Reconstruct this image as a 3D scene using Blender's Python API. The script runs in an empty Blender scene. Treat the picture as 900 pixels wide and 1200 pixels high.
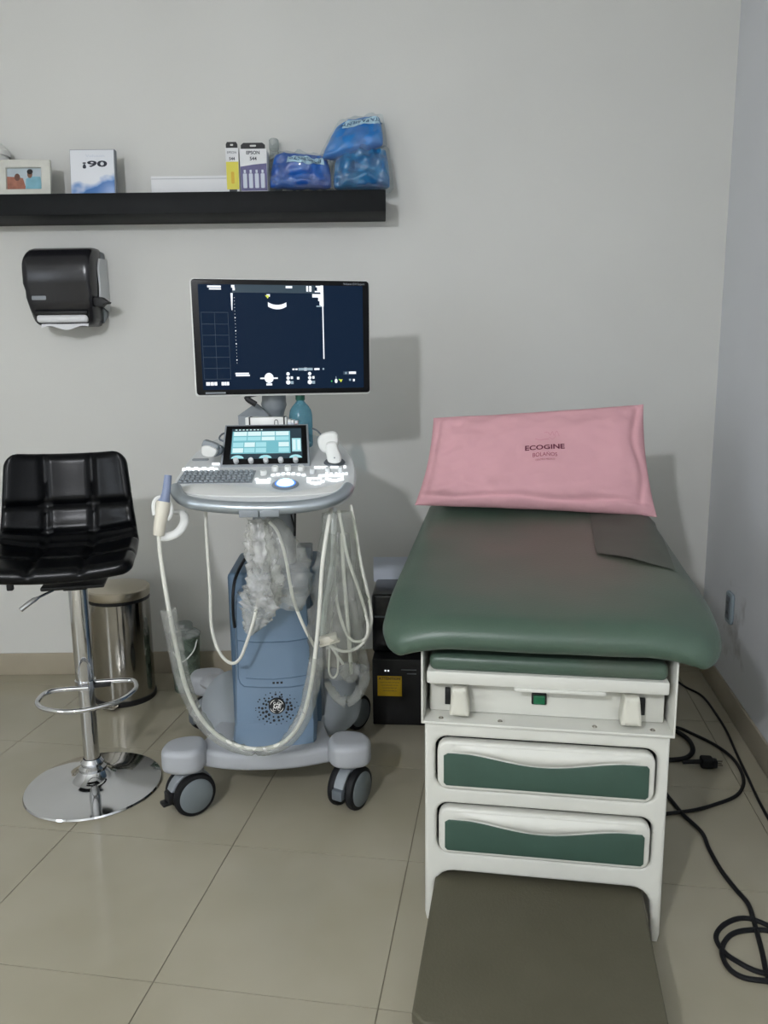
import bpy, bmesh, math, random
from math import sin, cos, pi, radians, sqrt
from mathutils import Vector, Matrix, noise
random.seed(7)
sc = bpy.context.scene
COL = sc.collection

# ------------------------------------------------------------------ camera
H, FPX, PITCH, ROLL = 1.305, 900.0, radians(10.14), radians(0.7)
fwd = Vector((0, cos(PITCH), -sin(PITCH)))
r0 = Vector((1, 0, 0)); u0 = r0.cross(fwd)
right = r0 * cos(ROLL) - u0 * sin(ROLL)
up = u0 * cos(ROLL) + r0 * sin(ROLL)
cd = bpy.data.cameras.new('camera')
cd.sensor_fit = 'VERTICAL'; cd.sensor_height = 36.0
cd.lens = FPX / 1200.0 * 36.0
cd.clip_start = 0.02
cam = bpy.data.objects.new('camera', cd)
m = Matrix((right, up, -fwd)).transposed().to_4x4(); m.translation = (0, 0, H)
cam.matrix_world = m
COL.objects.link(cam); sc.camera = cam

# ------------------------------------------------------------------ world, light level
w = bpy.data.worlds.new('world'); sc.world = w; w.use_nodes = True
w.node_tree.nodes['Background'].inputs[0].default_value = (0.55, 0.65, 0.8, 1)
w.node_tree.nodes['Background'].inputs[1].default_value = 0.3
vs = sc.view_settings
vs.view_transform = 'Standard'; vs.look = 'None'; vs.gamma = 1.0; vs.use_curve_mapping = False
vs.exposure = 0.0
LAMP_POS = Vector((-1.1, -1.2, 2.36)); LAMP_R = 0.07; LAMP_E = 1050.0
FILL_E = 48.0  # strength of the added cool fill at the left wall

# ------------------------------------------------------------------ measuring helpers
def ray(x, y): return fwd + right * ((x - 450) / FPX) - up * ((y - 600) / FPX)
def P(x, y, Y):
    d = ray(x, y); return d * (Y / d.y) + Vector((0, 0, H))
def G(x, y, z=0.0):
    d = ray(x, y); return d * ((z - H) / d.z) + Vector((0, 0, H))

# ------------------------------------------------------------------ colour / material helpers
def lin(c):
    return c / 12.92 if c <= 0.04045 else ((c + 0.055) / 1.055) ** 2.4
def rgb(h):
    h = h.lstrip('#')
    return tuple(lin(int(h[i:i + 2], 16) / 255) for i in (0, 2, 4)) + (1,)
def mat(name, col, rough=0.5, metal=0.0, var=0.06, scale=8.0, bump=0.0, bscale=60.0, spec=0.5,
        trans=0.0, ior=1.45, alpha=1.0, emit=None, estr=0.0, coat=0.0, col2=None, detail=3.0):
    mt = bpy.data.materials.new(name); mt.use_nodes = True
    nt = mt.node_tree; b = nt.nodes['Principled BSDF']
    c = rgb(col) if isinstance(col, str) else col
    b.inputs['Roughness'].default_value = rough
    b.inputs['Metallic'].default_value = metal
    b.inputs['Specular IOR Level'].default_value = spec
    b.inputs['IOR'].default_value = ior
    b.inputs['Transmission Weight'].default_value = trans
    b.inputs['Alpha'].default_value = alpha
    b.inputs['Coat Weight'].default_value = coat
    tc = nt.nodes.new('ShaderNodeTexCoord')
    n = nt.nodes.new('ShaderNodeTexNoise'); n.inputs['Scale'].default_value = scale; n.inputs['Detail'].default_value = detail
    nt.links.new(tc.outputs['Object'], n.inputs['Vector'])
    mx = nt.nodes.new('ShaderNodeMixRGB')
    c2 = rgb(col2) if col2 else tuple(min(1, x * (1 - var * 2.2)) for x in c[:3]) + (1,)
    mx.inputs[1].default_value = c; mx.inputs[2].default_value = c2
    rp = nt.nodes.new('ShaderNodeValToRGB'); rp.color_ramp.elements[0].position = 0.35; rp.color_ramp.elements[1].position = 0.7
    nt.links.new(n.outputs['Fac'], rp.inputs[0]); nt.links.new(rp.outputs[0], mx.inputs[0])
    nt.links.new(mx.outputs[0], b.inputs['Base Color'])
    if bump:
        n2 = nt.nodes.new('ShaderNodeTexNoise'); n2.inputs['Scale'].default_value = bscale
        nt.links.new(tc.outputs['Object'], n2.inputs['Vector'])
        bp = nt.nodes.new('ShaderNodeBump'); bp.inputs['Strength'].default_value = bump; bp.inputs['Distance'].default_value = 0.004
        nt.links.new(n2.outputs['Fac'], bp.inputs['Height']); nt.links.new(bp.outputs[0], b.inputs['Normal'])
    if emit:
        b.inputs['Emission Color'].default_value = rgb(emit) if isinstance(emit, str) else emit
        b.inputs['Emission Strength'].default_value = estr
    return mt
def plastic_film(name, tint, a, rough=0.12, white=0.5):
    # thin clear film: mostly see-through, with sheen and a little milky body
    mt = bpy.data.materials.new(name); mt.use_nodes = True
    nt = mt.node_tree; nt.nodes.clear()
    out = nt.nodes.new('ShaderNodeOutputMaterial')
    tr = nt.nodes.new('ShaderNodeBsdfTransparent'); tr.inputs[0].default_value = rgb(tint)
    p = nt.nodes.new('ShaderNodeBsdfPrincipled')
    p.inputs['Base Color'].default_value = (white, white, white * 0.97, 1); p.inputs['Roughness'].default_value = rough
    p.inputs['Specular IOR Level'].default_value = 0.8
    tc = nt.nodes.new('ShaderNodeTexCoord')
    n = nt.nodes.new('ShaderNodeTexNoise'); n.inputs['Scale'].default_value = 22; n.inputs['Detail'].default_value = 4
    nt.links.new(tc.outputs['Object'], n.inputs['Vector'])
    bp = nt.nodes.new('ShaderNodeBump'); bp.inputs['Strength'].default_value = 0.6; bp.inputs['Distance'].default_value = 0.01
    nt.links.new(n.outputs['Fac'], bp.inputs['Height']); nt.links.new(bp.outputs[0], p.inputs['Normal'])
    mr = nt.nodes.new('ShaderNodeMapRange'); mr.inputs[1].default_value = 0.35; mr.inputs[2].default_value = 0.7
    mr.inputs[3].default_value = a * 0.55; mr.inputs[4].default_value = a * 1.45
    nt.links.new(n.outputs['Fac'], mr.inputs[0])
    mx = nt.nodes.new('ShaderNodeMixShader')
    nt.links.new(mr.outputs[0], mx.inputs[0]); nt.links.new(tr.outputs[0], mx.inputs[1]); nt.links.new(p.outputs[0], mx.inputs[2])
    nt.links.new(mx.outputs[0], out.inputs[0])
    return mt

M = {}
M['wall'] = mat('wall_paint', '#d4d4cf', 0.65, var=0.02, scale=1.5, bump=0.05, bscale=120, spec=0.3)
M['wall_side'] = mat('wall_paint_side', '#dadcdf', 0.6, var=0.02, scale=1.5, bump=0.05, bscale=120, spec=0.3)
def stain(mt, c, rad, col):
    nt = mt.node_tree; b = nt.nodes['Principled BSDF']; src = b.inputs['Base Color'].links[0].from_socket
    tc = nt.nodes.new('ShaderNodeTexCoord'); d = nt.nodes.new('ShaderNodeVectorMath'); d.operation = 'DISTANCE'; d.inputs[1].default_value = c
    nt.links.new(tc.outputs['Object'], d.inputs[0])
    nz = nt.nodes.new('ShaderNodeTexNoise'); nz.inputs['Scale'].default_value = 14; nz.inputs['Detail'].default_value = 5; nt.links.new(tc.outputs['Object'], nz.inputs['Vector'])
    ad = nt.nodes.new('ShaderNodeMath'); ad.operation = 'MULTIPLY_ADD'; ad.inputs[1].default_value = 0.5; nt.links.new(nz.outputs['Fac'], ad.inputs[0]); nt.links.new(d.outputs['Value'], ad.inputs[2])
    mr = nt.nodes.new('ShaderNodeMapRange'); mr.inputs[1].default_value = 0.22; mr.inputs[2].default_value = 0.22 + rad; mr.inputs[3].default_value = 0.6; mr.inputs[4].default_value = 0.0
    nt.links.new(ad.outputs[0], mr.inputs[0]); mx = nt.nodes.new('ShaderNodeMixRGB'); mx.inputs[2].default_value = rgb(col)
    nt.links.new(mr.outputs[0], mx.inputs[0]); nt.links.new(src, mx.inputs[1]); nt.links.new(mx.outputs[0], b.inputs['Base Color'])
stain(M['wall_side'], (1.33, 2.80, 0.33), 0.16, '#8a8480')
M['ceiling'] = mat('ceiling_paint', '#d8d8d4', 0.8, var=0.02)
M['tile'] = mat('porcelain_tile', '#a49e8c', 0.16, var=0.035, scale=2.2, spec=0.55, col2='#99937f', bump=0.008, bscale=18)
M['grout'] = mat('grout', '#7d7665', 0.9)
M['base_tile'] = mat('baseboard_tile', '#aba28f', 0.3, var=0.05, scale=4)
M['black_wood'] = mat('black_laminate', '#0f1214', 0.6, spec=0.25, var=0.1, scale=20)
M['black_gloss'] = mat('black_plastic_gloss', '#121316', 0.22, spec=0.5)
M['bezel'] = mat('bezel_black', '#060709', 0.3, spec=0.2)
M['smoke'] = mat('smoked_plastic', '#1d1d21', 0.25, spec=0.6)
M['black'] = mat('black_plastic', '#101113', 0.5)
M['black_metal'] = mat('black_metal_case', '#0e0f11', 0.42, spec=0.4)
M['rubber'] = mat('black_rubber', '#141517', 0.6, spec=0.3)
M['leather'] = mat('black_leather', '#040507', 0.28, bump=0.04, bscale=200, spec=0.22)
M['chrome'] = mat('chrome', '#d2d3d5', 0.06, metal=1.0, var=0.0)
M['steel'] = mat('polished_steel', '#a19d95', 0.12, metal=1.0, var=0.02)
M['steel_lid'] = mat('brushed_steel_lid', '#c0b8a8', 0.32, metal=1.0, var=0.02)
M['cream'] = mat('cream_enamel', '#cdcdc4', 0.35, var=0.02)
M['cream_dk'] = mat('cream_plastic', '#cbcabd', 0.4, var=0.03)
M['inner_dark'] = mat('dark_recess_board', '#4a4c4a', 0.7)
M['green_panel'] = mat('green_laminate', '#374f44', 0.45, var=0.05, scale=14)
M['vinyl'] = None
M['olive'] = mat('olive_step_vinyl', '#545142', 0.6, var=0.08, scale=6, bump=0.2, bscale=150, spec=0.35, col2='#504d3e')
M['flap'] = mat('worn_grey_vinyl', '#4d5148', 0.5, var=0.08, scale=9, spec=0.4)
M['pink'] = mat('pink_cotton', '#cf9fa5', 0.85, var=0.03, scale=5, bump=0.35, bscale=30, spec=0.2)
M['maroon'] = mat('maroon_print', '#5e2038', 0.8)
M['maroon_soft'] = mat('faded_pink_print', '#c58a98', 0.8)
M['maroon_mid'] = mat('rose_print', '#8c4258', 0.8)
M['grey_lt'] = mat('light_grey_plastic', '#d2d5d5', 0.4, var=0.02)
M['grey_base'] = mat('cart_base_grey', '#a4a7ab', 0.4, var=0.03)
M['grey_mid'] = mat('mid_grey_plastic', '#878d91', 0.42, var=0.03)
M['grey_dk'] = mat('dark_grey_plastic', '#5d646a', 0.45, var=0.03)
M['silver'] = mat('silver_handle', '#a5adb2', 0.28, metal=0.55, var=0.02)
M['wheel_cap'] = mat('wheel_cap_grey', '#6d7578', 0.5, var=0.03)
M['blue'] = mat('slate_blue_plastic', '#6c8196', 0.42, var=0.03)
M['blue_dk'] = mat('deep_slate_blue', '#4d6479', 0.5, var=0.03)
M['white_pl'] = mat('white_plastic', '#dfe0dc', 0.35, var=0.02)
M['cable'] = mat('white_cable', '#d9d9cf', 0.45, var=0.03)
M['ivory'] = mat('ivory_plastic', '#d8d3c4', 0.4, var=0.03)
M['probe_blue'] = mat('probe_blue_grey', '#7f8ba6', 0.45, var=0.03)
M['film'] = plastic_film('clear_plastic_film', '#f2f4f0', 0.30)
M['film_thin'] = plastic_film('thin_clear_sleeve', '#f4f6f2', 0.23)
M['film_milky'] = plastic_film('crumpled_milky_film', '#f2f2ee', 0.42, white=0.7)
M['paper'] = mat('white_paper', '#e2e3e4', 0.8, var=0.02)
M['paper_blue'] = mat('bluish_white_paper', '#ccd3de', 0.7, var=0.02)
M['pouch'] = mat('blue_gown_fabric', '#0f5cae', 0.38, var=0.2, scale=18, col2='#0b3f92', spec=0.7, coat=0.6)
M['pouch_c'] = mat('teal_blue_gown_fabric', '#2a78a8', 0.28, var=0.2, scale=22, col2='#164f86', spec=0.8, coat=0.6)
M['film_pack'] = plastic_film('glossy_packet_film', '#f4f8fa', 0.10, 0.05, 0.7)
M['pouch_b'] = mat('bright_blue_gown_fabric', '#0c7cc8', 0.38, var=0.15, scale=12, col2='#0860ae', spec=0.7, coat=0.4)
M['band'] = mat('pale_blue_print_band', '#b4d6e6', 0.4, var=0.08, scale=30)
M['band_txt'] = mat('blue_lettering', '#2b557c', 0.5)
M['yellow'] = mat('yellow_print', '#d9cf4a', 0.5, var=0.04)
M['purple'] = mat('violet_print', '#5d5a86', 0.5, var=0.1, scale=30)
M['txt_dk'] = mat('dark_lettering', '#2f3440', 0.6)
M['txt_mid'] = mat('grey_lettering', '#8c9096', 0.6)
M['frame_cream'] = mat('pearl_frame', '#cfcfc6', 0.3, var=0.05, scale=20)
M['water_bottle'] = plastic_film('blue_bottle_plastic', '#a4d0de', 0.28, 0.06, 0.25)
M['water_bottle'].node_tree.nodes['Principled BSDF'].inputs['Base Color'].default_value = rgb('#84bccc')
M['bottle_clear'] = plastic_film('clear_bottle_plastic', '#dfe6e6', 0.3, 0.08, 0.6)
M['tub'] = plastic_film('translucent_tub_plastic', '#c3cfc6', 0.45, 0.25, 0.5)
M['tub'].node_tree.nodes['Principled BSDF'].inputs['Base Color'].default_value = rgb('#8a9a8c')
M['cap_green'] = mat('dark_green_cap', '#1f5a4a', 0.4)
M['red'] = mat('red_print', '#a8332c', 0.5)
M['switch_green'] = mat('green_rocker_switch', '#0e5a3a', 0.25, spec=0.6, emit='#0b6b40', estr=0.12)
M['label_yellow'] = mat('yellow_warning_label', '#d0aa20', 0.5, var=0.05)
M['outlet'] = mat('grey_blue_outlet', '#8e9ca2', 0.5, var=0.05)
def emis(name, col, s):
    return mat(name, '#050608', 0.5, var=0, emit=col, estr=s)
M['scr'] = mat('display_glass_dark', '#020306', 0.2, spec=0.08, emit='#0e2036', estr=1.0, var=0)
M['scr_bar'] = emis('display_teal_bar', '#233a48', 1.0)
M['scr_w'] = emis('display_white', '#f2f8ff', 1.15)
M['scr_dim'] = emis('display_dim_lines', '#263a4e', 1.0)
M['scr_grey'] = emis('display_grey', '#8fa6b4', 1.0)
M['scr_y'] = emis('display_yellow', '#d6e04a', 1.0)
M['scr_g'] = emis('display_green', '#4ad06a', 1.0)
M['tch_bg'] = emis('touch_display_teal', '#74bcc8', 1.0)
M['tch_pale'] = emis('touch_display_pale', '#dcf6f8', 1.0)
M['tch_cyan'] = emis('touch_display_cyan', '#a6e0e8', 1.0)
M['tch_dk'] = emis('touch_display_dark', '#1d3440', 1.0)
M['glow'] = emis('backlit_key_white', '#f4faff', 2.2)
M['ball'] = emis('lit_trackball', '#b4e8ff', 2.6)
M['ball_ring'] = emis('lit_trackball_ring', '#5c8cec', 1.3)
M['key'] = mat('grey_key', '#8f979c', 0.5)
M['bulb'] = emis('lamp_glass_lit', '#f6f8ff', LAMP_E)

def vinyl_mat():
    mt = mat('green_vinyl', '#45584b', 0.36, var=0.05, scale=3, bump=0.12, bscale=180, spec=0.45)
    nt = mt.node_tree; b = nt.nodes['Principled BSDF']
    src = b.inputs['Base Color'].links[0].from_socket
    tc = nt.nodes.new('ShaderNodeTexCoord')
    sp = nt.nodes.new('ShaderNodeVectorMath'); sp.operation = 'MULTIPLY'; sp.inputs[1].default_value = (2.6, 1.9, 0.0)
    of = nt.nodes.new('ShaderNodeVectorMath'); of.operation = 'SUBTRACT'; of.inputs[1].default_value = (0.08, 0.05, 0)
    nt.links.new(tc.outputs['Object'], of.inputs[0]); nt.links.new(of.outputs[0], sp.inputs[0])
    ln = nt.nodes.new('ShaderNodeVectorMath'); ln.operation = 'LENGTH'; nt.links.new(sp.outputs[0], ln.inputs[0])
    nz = nt.nodes.new('ShaderNodeTexNoise'); nz.inputs['Scale'].default_value = 5; nz.inputs['Detail'].default_value = 4
    nt.links.new(tc.outputs['Object'], nz.inputs['Vector'])
    ad = nt.nodes.new('ShaderNodeMath'); ad.operation = 'MULTIPLY_ADD'; ad.inputs[1].default_value = 1.0
    nt.links.new(nz.outputs['Fac'], ad.inputs[0]); nt.links.new(ln.outputs['Value'], ad.inputs[2])
    rp = nt.nodes.new('ShaderNodeMapRange'); rp.inputs[1].default_value = 0.75; rp.inputs[2].default_value = 1.5
    rp.inputs[3].default_value = 0.75; rp.inputs[4].default_value = 0.0
    nt.links.new(ad.outputs[0], rp.inputs[0])
    mx = nt.nodes.new('ShaderNodeMixRGB'); mx.inputs[2].default_value = rgb('#5f5a50')
    nt.links.new(rp.outputs[0], mx.inputs[0]); nt.links.new(src, mx.inputs[1]); nt.links.new(mx.outputs[0], b.inputs['Base Color'])
    return mt
M['vinyl'] = vinyl_mat()
def brochure_mat():
    mt = mat('brochure_print', '#e6e8ea', 0.3, var=0.0)
    nt = mt.node_tree; b = nt.nodes['Principled BSDF']
    tc = nt.nodes.new('ShaderNodeTexCoord'); sx = nt.nodes.new('ShaderNodeSeparateXYZ'); nt.links.new(tc.outputs['Generated'], sx.inputs[0])
    nz = nt.nodes.new('ShaderNodeTexNoise'); nz.inputs['Scale'].default_value = 2.5; nt.links.new(tc.outputs['Generated'], nz.inputs['Vector'])
    ad = nt.nodes.new('ShaderNodeMath'); ad.operation = 'MULTIPLY_ADD'; ad.inputs[1].default_value = -0.7
    nt.links.new(nz.outputs['Fac'], ad.inputs[0])
    a2 = nt.nodes.new('ShaderNodeMath'); a2.operation = 'MULTIPLY_ADD'; a2.inputs[1].default_value = -0.25
    nt.links.new(sx.outputs[0], a2.inputs[0]); nt.links.new(sx.outputs[2], a2.inputs[2]); nt.links.new(a2.outputs[0], ad.inputs[2])
    rp = nt.nodes.new('ShaderNodeValToRGB'); e = rp.color_ramp.elements
    e[0].position = 0.0; e[0].color = rgb('#3f74b4'); e[1].position = 0.22; e[1].color = rgb('#e3e6ea')
    x = e.new(0.02); x.color = rgb('#5f8fca'); e[0].color = rgb('#3f74b4')
    a3 = nt.nodes.new('ShaderNodeMath'); a3.operation = 'ADD'; a3.inputs[1].default_value = 0.28
    nt.links.new(ad.outputs[0], a3.inputs[0]); nt.links.new(a3.outputs[0], rp.inputs[0])
    nt.links.new(rp.outputs[0], b.inputs['Base Color'])
    return mt
M['brochure'] = brochure_mat()

# ------------------------------------------------------------------ mesh helpers
def merge(B, T, mx=None):
    me = bpy.data.meshes.new('tmp'); T.to_mesh(me); T.free()
    if mx is not None: me.transform(mx)
    B.from_mesh(me); bpy.data.meshes.remove(me)
def box(B, c, s, bev=0.0, seg=2, mx=None):
    T = bmesh.new(); bmesh.ops.create_cube(T, size=1.0)
    for v in T.verts: v.co = Vector((v.co.x * s[0] + c[0], v.co.y * s[1] + c[1], v.co.z * s[2] + c[2]))
    if bev > 0: bmesh.ops.bevel(T, geom=T.edges[:], offset=min(bev, min(s) * 0.49), segments=seg, profile=0.5, affect='EDGES')
    merge(B, T, mx)
def catmull(pts, k=6, closed=False):
    pts = [Vector(p) for p in pts]; n = len(pts); out = []
    rng = range(n if closed else n - 1)
    for i in rng:
        if closed: a, b, c, d = pts[(i - 1) % n], pts[i], pts[(i + 1) % n], pts[(i + 2) % n]
        else: a, b, c, d = pts[max(i - 1, 0)], pts[i], pts[i + 1], pts[min(i + 2, n - 1)]
        for j in range(k):
            t = j / k
            out.append(0.5 * ((2 * b) + (c - a) * t + (2 * a - 5 * b + 4 * c - d) * t * t + (3 * b - a - 3 * c + d) * t ** 3))
    if not closed: out.append(pts[-1].copy())
    return out
def tube(B, pts, r, n=10, k=6, closed=False, smooth=True, flat=1.0, rf=None, cap=True):
    path = catmull(pts, k, closed) if smooth else [Vector(p) for p in pts]
    N = len(path); rings = []
    t0 = (path[1] - path[0]).normalized()
    nv = t0.orthogonal().normalized()
    if abs(t0.z) < 0.95: nv = (Vector((0, 0, 1)) - t0 * t0.z).normalized()
    for i, p in enumerate(path):
        if closed: t = (path[(i + 1) % N] - path[i - 1]).normalized()
        else: t = (path[min(i + 1, N - 1)] - path[max(i - 1, 0)]).normalized()
        nv = (nv - t * nv.dot(t)).normalized(); bv = t.cross(nv)
        rr = r if rf is None else rf(i / max(1, N - 1)) * r
        ring = []
        for j in range(n):
            a = 2 * pi * j / n
            ring.append(B.verts.new(p + nv * (cos(a) * rr * flat) + bv * (sin(a) * rr)))
        rings.append(ring)
    for i in range(N if closed else N - 1):
        A, C = rings[i], rings[(i + 1) % N]
        for j in range(n):
            B.faces.new((A[j], A[(j + 1) % n], C[(j + 1) % n], C[j]))
    if not closed and cap:
        B.faces.new(rings[0][::-1]); B.faces.new(rings[-1])
def lathe(B, prof, n=32, c=(0, 0, 0), mx=None, a0=0.0, a1=2 * pi):
    T = bmesh.new(); rings = []; full = abs(a1 - a0 - 2 * pi) < 1e-6
    steps = n if full else n + 1
    for (r, z) in prof:
        if r < 1e-6: rings.append([T.verts.new((0, 0, z))] * steps); continue
        rings.append([T.verts.new((r * cos(a0 + (a1 - a0) * j / n), r * sin(a0 + (a1 - a0) * j / n), z)) for j in range(steps)])
    for i in range(len(prof) - 1):
        A, C = rings[i], rings[i + 1]
        for j in range(n):
            k = (j + 1) % steps
            q = []
            for v in (A[j], A[k], C[k], C[j]):
                if v not in q: q.append(v)
            if len(q) >= 3:
                try: T.faces.new(q)
                except ValueError: pass
    tm = Matrix.Translation(Vector(c))
    merge(B, T, tm if mx is None else mx @ tm)
def rrect(x0, y0, x1, y1, r, n=5):
    out = []
    for cx, cy, a in ((x1 - r, y1 - r, 0), (x0 + r, y1 - r, pi / 2), (x0 + r, y0 + r, pi), (x1 - r, y0 + r, 1.5 * pi)):
        for j in range(n + 1):
            t = a + pi / 2 * j / n; out.append((cx + r * cos(t), cy + r * sin(t)))
    return out
def shape(B, outlines, thick, bev=0.0, mx=None, res=2):
    """2-D outlines (first outer, others holes) extruded to a slab centred on z=0, bevelled"""
    cu = bpy.data.curves.new('tmp', 'CURVE'); cu.dimensions = '2D'; cu.fill_mode = 'BOTH'
    cu.extrude = max(0.00005, thick / 2 - bev); cu.bevel_depth = bev; cu.bevel_resolution = res; cu.offset = -bev
    for pts in outlines:
        s = cu.splines.new('POLY'); s.points.add(len(pts) - 1); s.use_cyclic_u = True
        for q, p in zip(s.points, pts): q.co = (p[0], p[1], 0, 1)
    ob = bpy.data.objects.new('tmp', cu); me = bpy.data.meshes.new_from_object(ob)
    if mx is not None: me.transform(mx)
    B.from_mesh(me)
    bpy.data.objects.remove(ob); bpy.data.curves.remove(cu); bpy.data.meshes.remove(me)
def flat(B, pts, mx=None):
    vs_ = [B.verts.new(mx @ Vector(p) if mx is not None else Vector(p)) for p in pts]
    B.faces.new(vs_)
def disc(B, c, r, n=12, mx=None, sx=1.0):
    flat(B, [(c[0] + r * sx * cos(2 * pi * i / n), c[1] + r * sin(2 * pi * i / n), c[2]) for i in range(n)], mx)
def text(B, s, size, mx=None, warp=None, sx=1.0, bold=0.0, shear=0.0, align='CENTER'):
    cu = bpy.data.curves.new('tmp', 'FONT'); cu.body = s; cu.size = size; cu.align_x = align; cu.align_y = 'CENTER'
    cu.offset = bold; cu.shear = shear; cu.resolution_u = 3
    ob = bpy.data.objects.new('tmp', cu); me = bpy.data.meshes.new_from_object(ob)
    for v in me.vertices:
        co = Vector((v.co.x * sx, v.co.y, 0))
        v.co = warp(co) if warp else (mx @ co if mx is not None else co)
    B.from_mesh(me); bpy.data.objects.remove(ob); bpy.data.curves.remove(cu); bpy.data.meshes.remove(me)
def finish(B, ang=38, weld=True):
    if weld: bmesh.ops.remove_doubles(B, verts=B.verts[:], dist=1e-5)
    bmesh.ops.recalc_face_normals(B, faces=B.faces[:])
    for f in B.faces: f.smooth = True
    for e in B.edges:
        if len(e.link_faces) == 2:
            if e.calc_face_angle(0) > radians(ang): e.smooth = False
        else: e.smooth = False

RM = {}
def part(name, B, mt, parent=None, mx=None, ang=38, label=None, kind=None):
    """one mesh object; B may be a bmesh or a list of (bmesh, material)"""
    items = B if isinstance(B, list) else [(B, mt)]
    me = bpy.data.meshes.new(name); O = bmesh.new()
    for i, (b, mm) in enumerate(items):
        finish(b, ang)
        for f in b.faces: f.material_index = i
        t = bpy.data.meshes.new('t'); b.to_mesh(t); b.free(); O.from_mesh(t); bpy.data.meshes.remove(t)
        me.materials.append(mm)
    O.to_mesh(me); O.free()
    if mx is not None: me.transform(mx)
    o = bpy.data.objects.new(name, me); COL.objects.link(o)
    if parent is not None: o.parent = parent
    if label: o['label'] = label
    if kind: o['kind'] = kind
    return o
def tag(o, label, cat, group=None):
    o['label'] = label; o['category'] = cat
    if group: o['group'] = group
    return o
def thing(name, label, cat, loc=(0, 0, 0), rz=0.0, group=None):
    o = bpy.data.objects.new(name, None); COL.objects.link(o); o.empty_display_size = 0.05
    o.location = loc; o.rotation_euler = (0, 0, rz)
    RM[o.name] = Matrix.Translation(Vector(loc)) @ Matrix.Rotation(rz, 4, 'Z')
    return tag(o, label, cat, group)
def inv(t): return RM[t.name].inverted()
def bm(): return bmesh.new()
def T(x, y, z): return Matrix.Translation((x, y, z))
def RX(a): return Matrix.Rotation(a, 4, 'X')
def RY(a): return Matrix.Rotation(a, 4, 'Y')
def RZ(a): return Matrix.Rotation(a, 4, 'Z')
UPR = RX(pi / 2)      # drawing plane (x, y) -> upright (x, z), facing -y

# ------------------------------------------------------------------ the room
YB = 3.273; CX = 1.408; WA = radians(9.6); Z1 = 2.82; YF = -3.4; XL = -2.5
def rx(y): return CX - (YB - y) * math.tan(WA)
def lx(y): return XL - (YB - y) * math.tan(WA)
ROOM = [(lx(YF), YF), (rx(YF), YF), (CX, YB), (XL, YB)]
def struct(name, B, mt, parent=None):
    o = part(name, B, mt, parent)
    if parent is None: o['kind'] = 'structure'
    return o
def slab(pts, z0, z1):
    B = bm(); a = [B.verts.new((x, y, z0)) for x, y in pts]; b = [B.verts.new((x, y, z1)) for x, y in pts]
    n = len(pts); B.faces.new(a[::-1]); B.faces.new(b)
    for i in range(n): B.faces.new((a[i], a[(i + 1) % n], b[(i + 1) % n], b[i]))
    return B
def clip(poly, a, b):
    out = []; n = len(poly)
    def s(p): return (b[0] - a[0]) * (p[1] - a[1]) - (b[1] - a[1]) * (p[0] - a[0])
    for i in range(n):
        p, q = poly[i], poly[(i + 1) % n]; sp, sq = s(p), s(q)
        if sp >= 0: out.append(p)
        if sp * sq < 0:
            t = sp / (sp - sq); out.append((p[0] + (q[0] - p[0]) * t, p[1] + (q[1] - p[1]) * t))
    return out
floor = struct('floor', slab(ROOM, -0.06, -0.0025), M['grout'])
TA = radians(9.15); tex = (cos(TA), -sin(TA)); tey = (sin(TA), cos(TA)); TS = 0.5
g = G(465, 1075); ph_u = g.x * tex[0] + g.y * tex[1]
g = G(226, 1071 - 0)   # tile centre line helper
c1 = G(180, 1151); ph_v = c1.x * tey[0] + c1.y * tey[1]
GR = 0.0013
for i in range(-9, 10):
    for j in range(-12, 8):
        u, v = ph_u + i * TS, ph_v + j * TS
        q = [(u + GR, v + GR), (u + TS - GR, v + GR), (u + TS - GR, v + TS - GR), (u + GR, v + TS - GR)]
        poly = [(a * tex[0] + b * tey[0], a * tex[1] + b * tey[1]) for a, b in q]
        for k in range(4): poly = clip(poly, ROOM[k], ROOM[(k + 1) % 4]) if poly else poly
        if len(poly) < 3: continue
        part('tile', slab(poly, -0.003, 0.0), M['tile'], floor)
struct('ceiling', slab(ROOM, Z1, Z1 + 0.08), M['ceiling'])
struct('wall_back', slab([(XL - 0.1, YB), (CX + 0.02, YB), (CX + 0.02, YB + 0.12), (XL - 0.1, YB + 0.12)], -0.06, Z1 + 0.08), M['wall'])
struct('wall_right', slab([(rx(YF), YF - 0.1), (rx(YF) + 0.12, YF - 0.1), (CX + 0.14, YB + 0.12), (CX + 0.02, YB + 0.12), (CX, YB)], -0.06, Z1 + 0.08), M['wall_side'])
# left wall with an added, unseen window opening for the cool fill light
wy0, wy1, wz0, wz1 = -2.2, -0.2, 1.0, 2.2
def lwall(y0, y1, z0, z1, B):
    pts = [(lx(y0), y0), (lx(y1), y1), (lx(y1) - 0.12, y1), (lx(y0) - 0.12, y0)]
    s = slab(pts, z0, z1); merge(B, s)
B = bm(); lwall(YF - 0.1, wy0, -0.06, Z1 + 0.08, B); lwall(wy1, YB + 0.12, -0.06, Z1 + 0.08, B)
lwall(wy0, wy1, -0.06, wz0, B); lwall(wy0, wy1, wz1, Z1 + 0.08, B)
struct('wall_left', B, M['wall'])
struct('wall_front', slab([(lx(YF) - 0.1, YF - 0.12), (rx(YF) + 0.1, YF - 0.12), (rx(YF) + 0.1, YF), (lx(YF) - 0.1, YF)], -0.06, Z1 + 0.08), M['wall'])
B = bm()
wm = T(lx(0), 0, 0) @ RZ(-WA)
def wl(y): return (y) / cos(WA)
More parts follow.
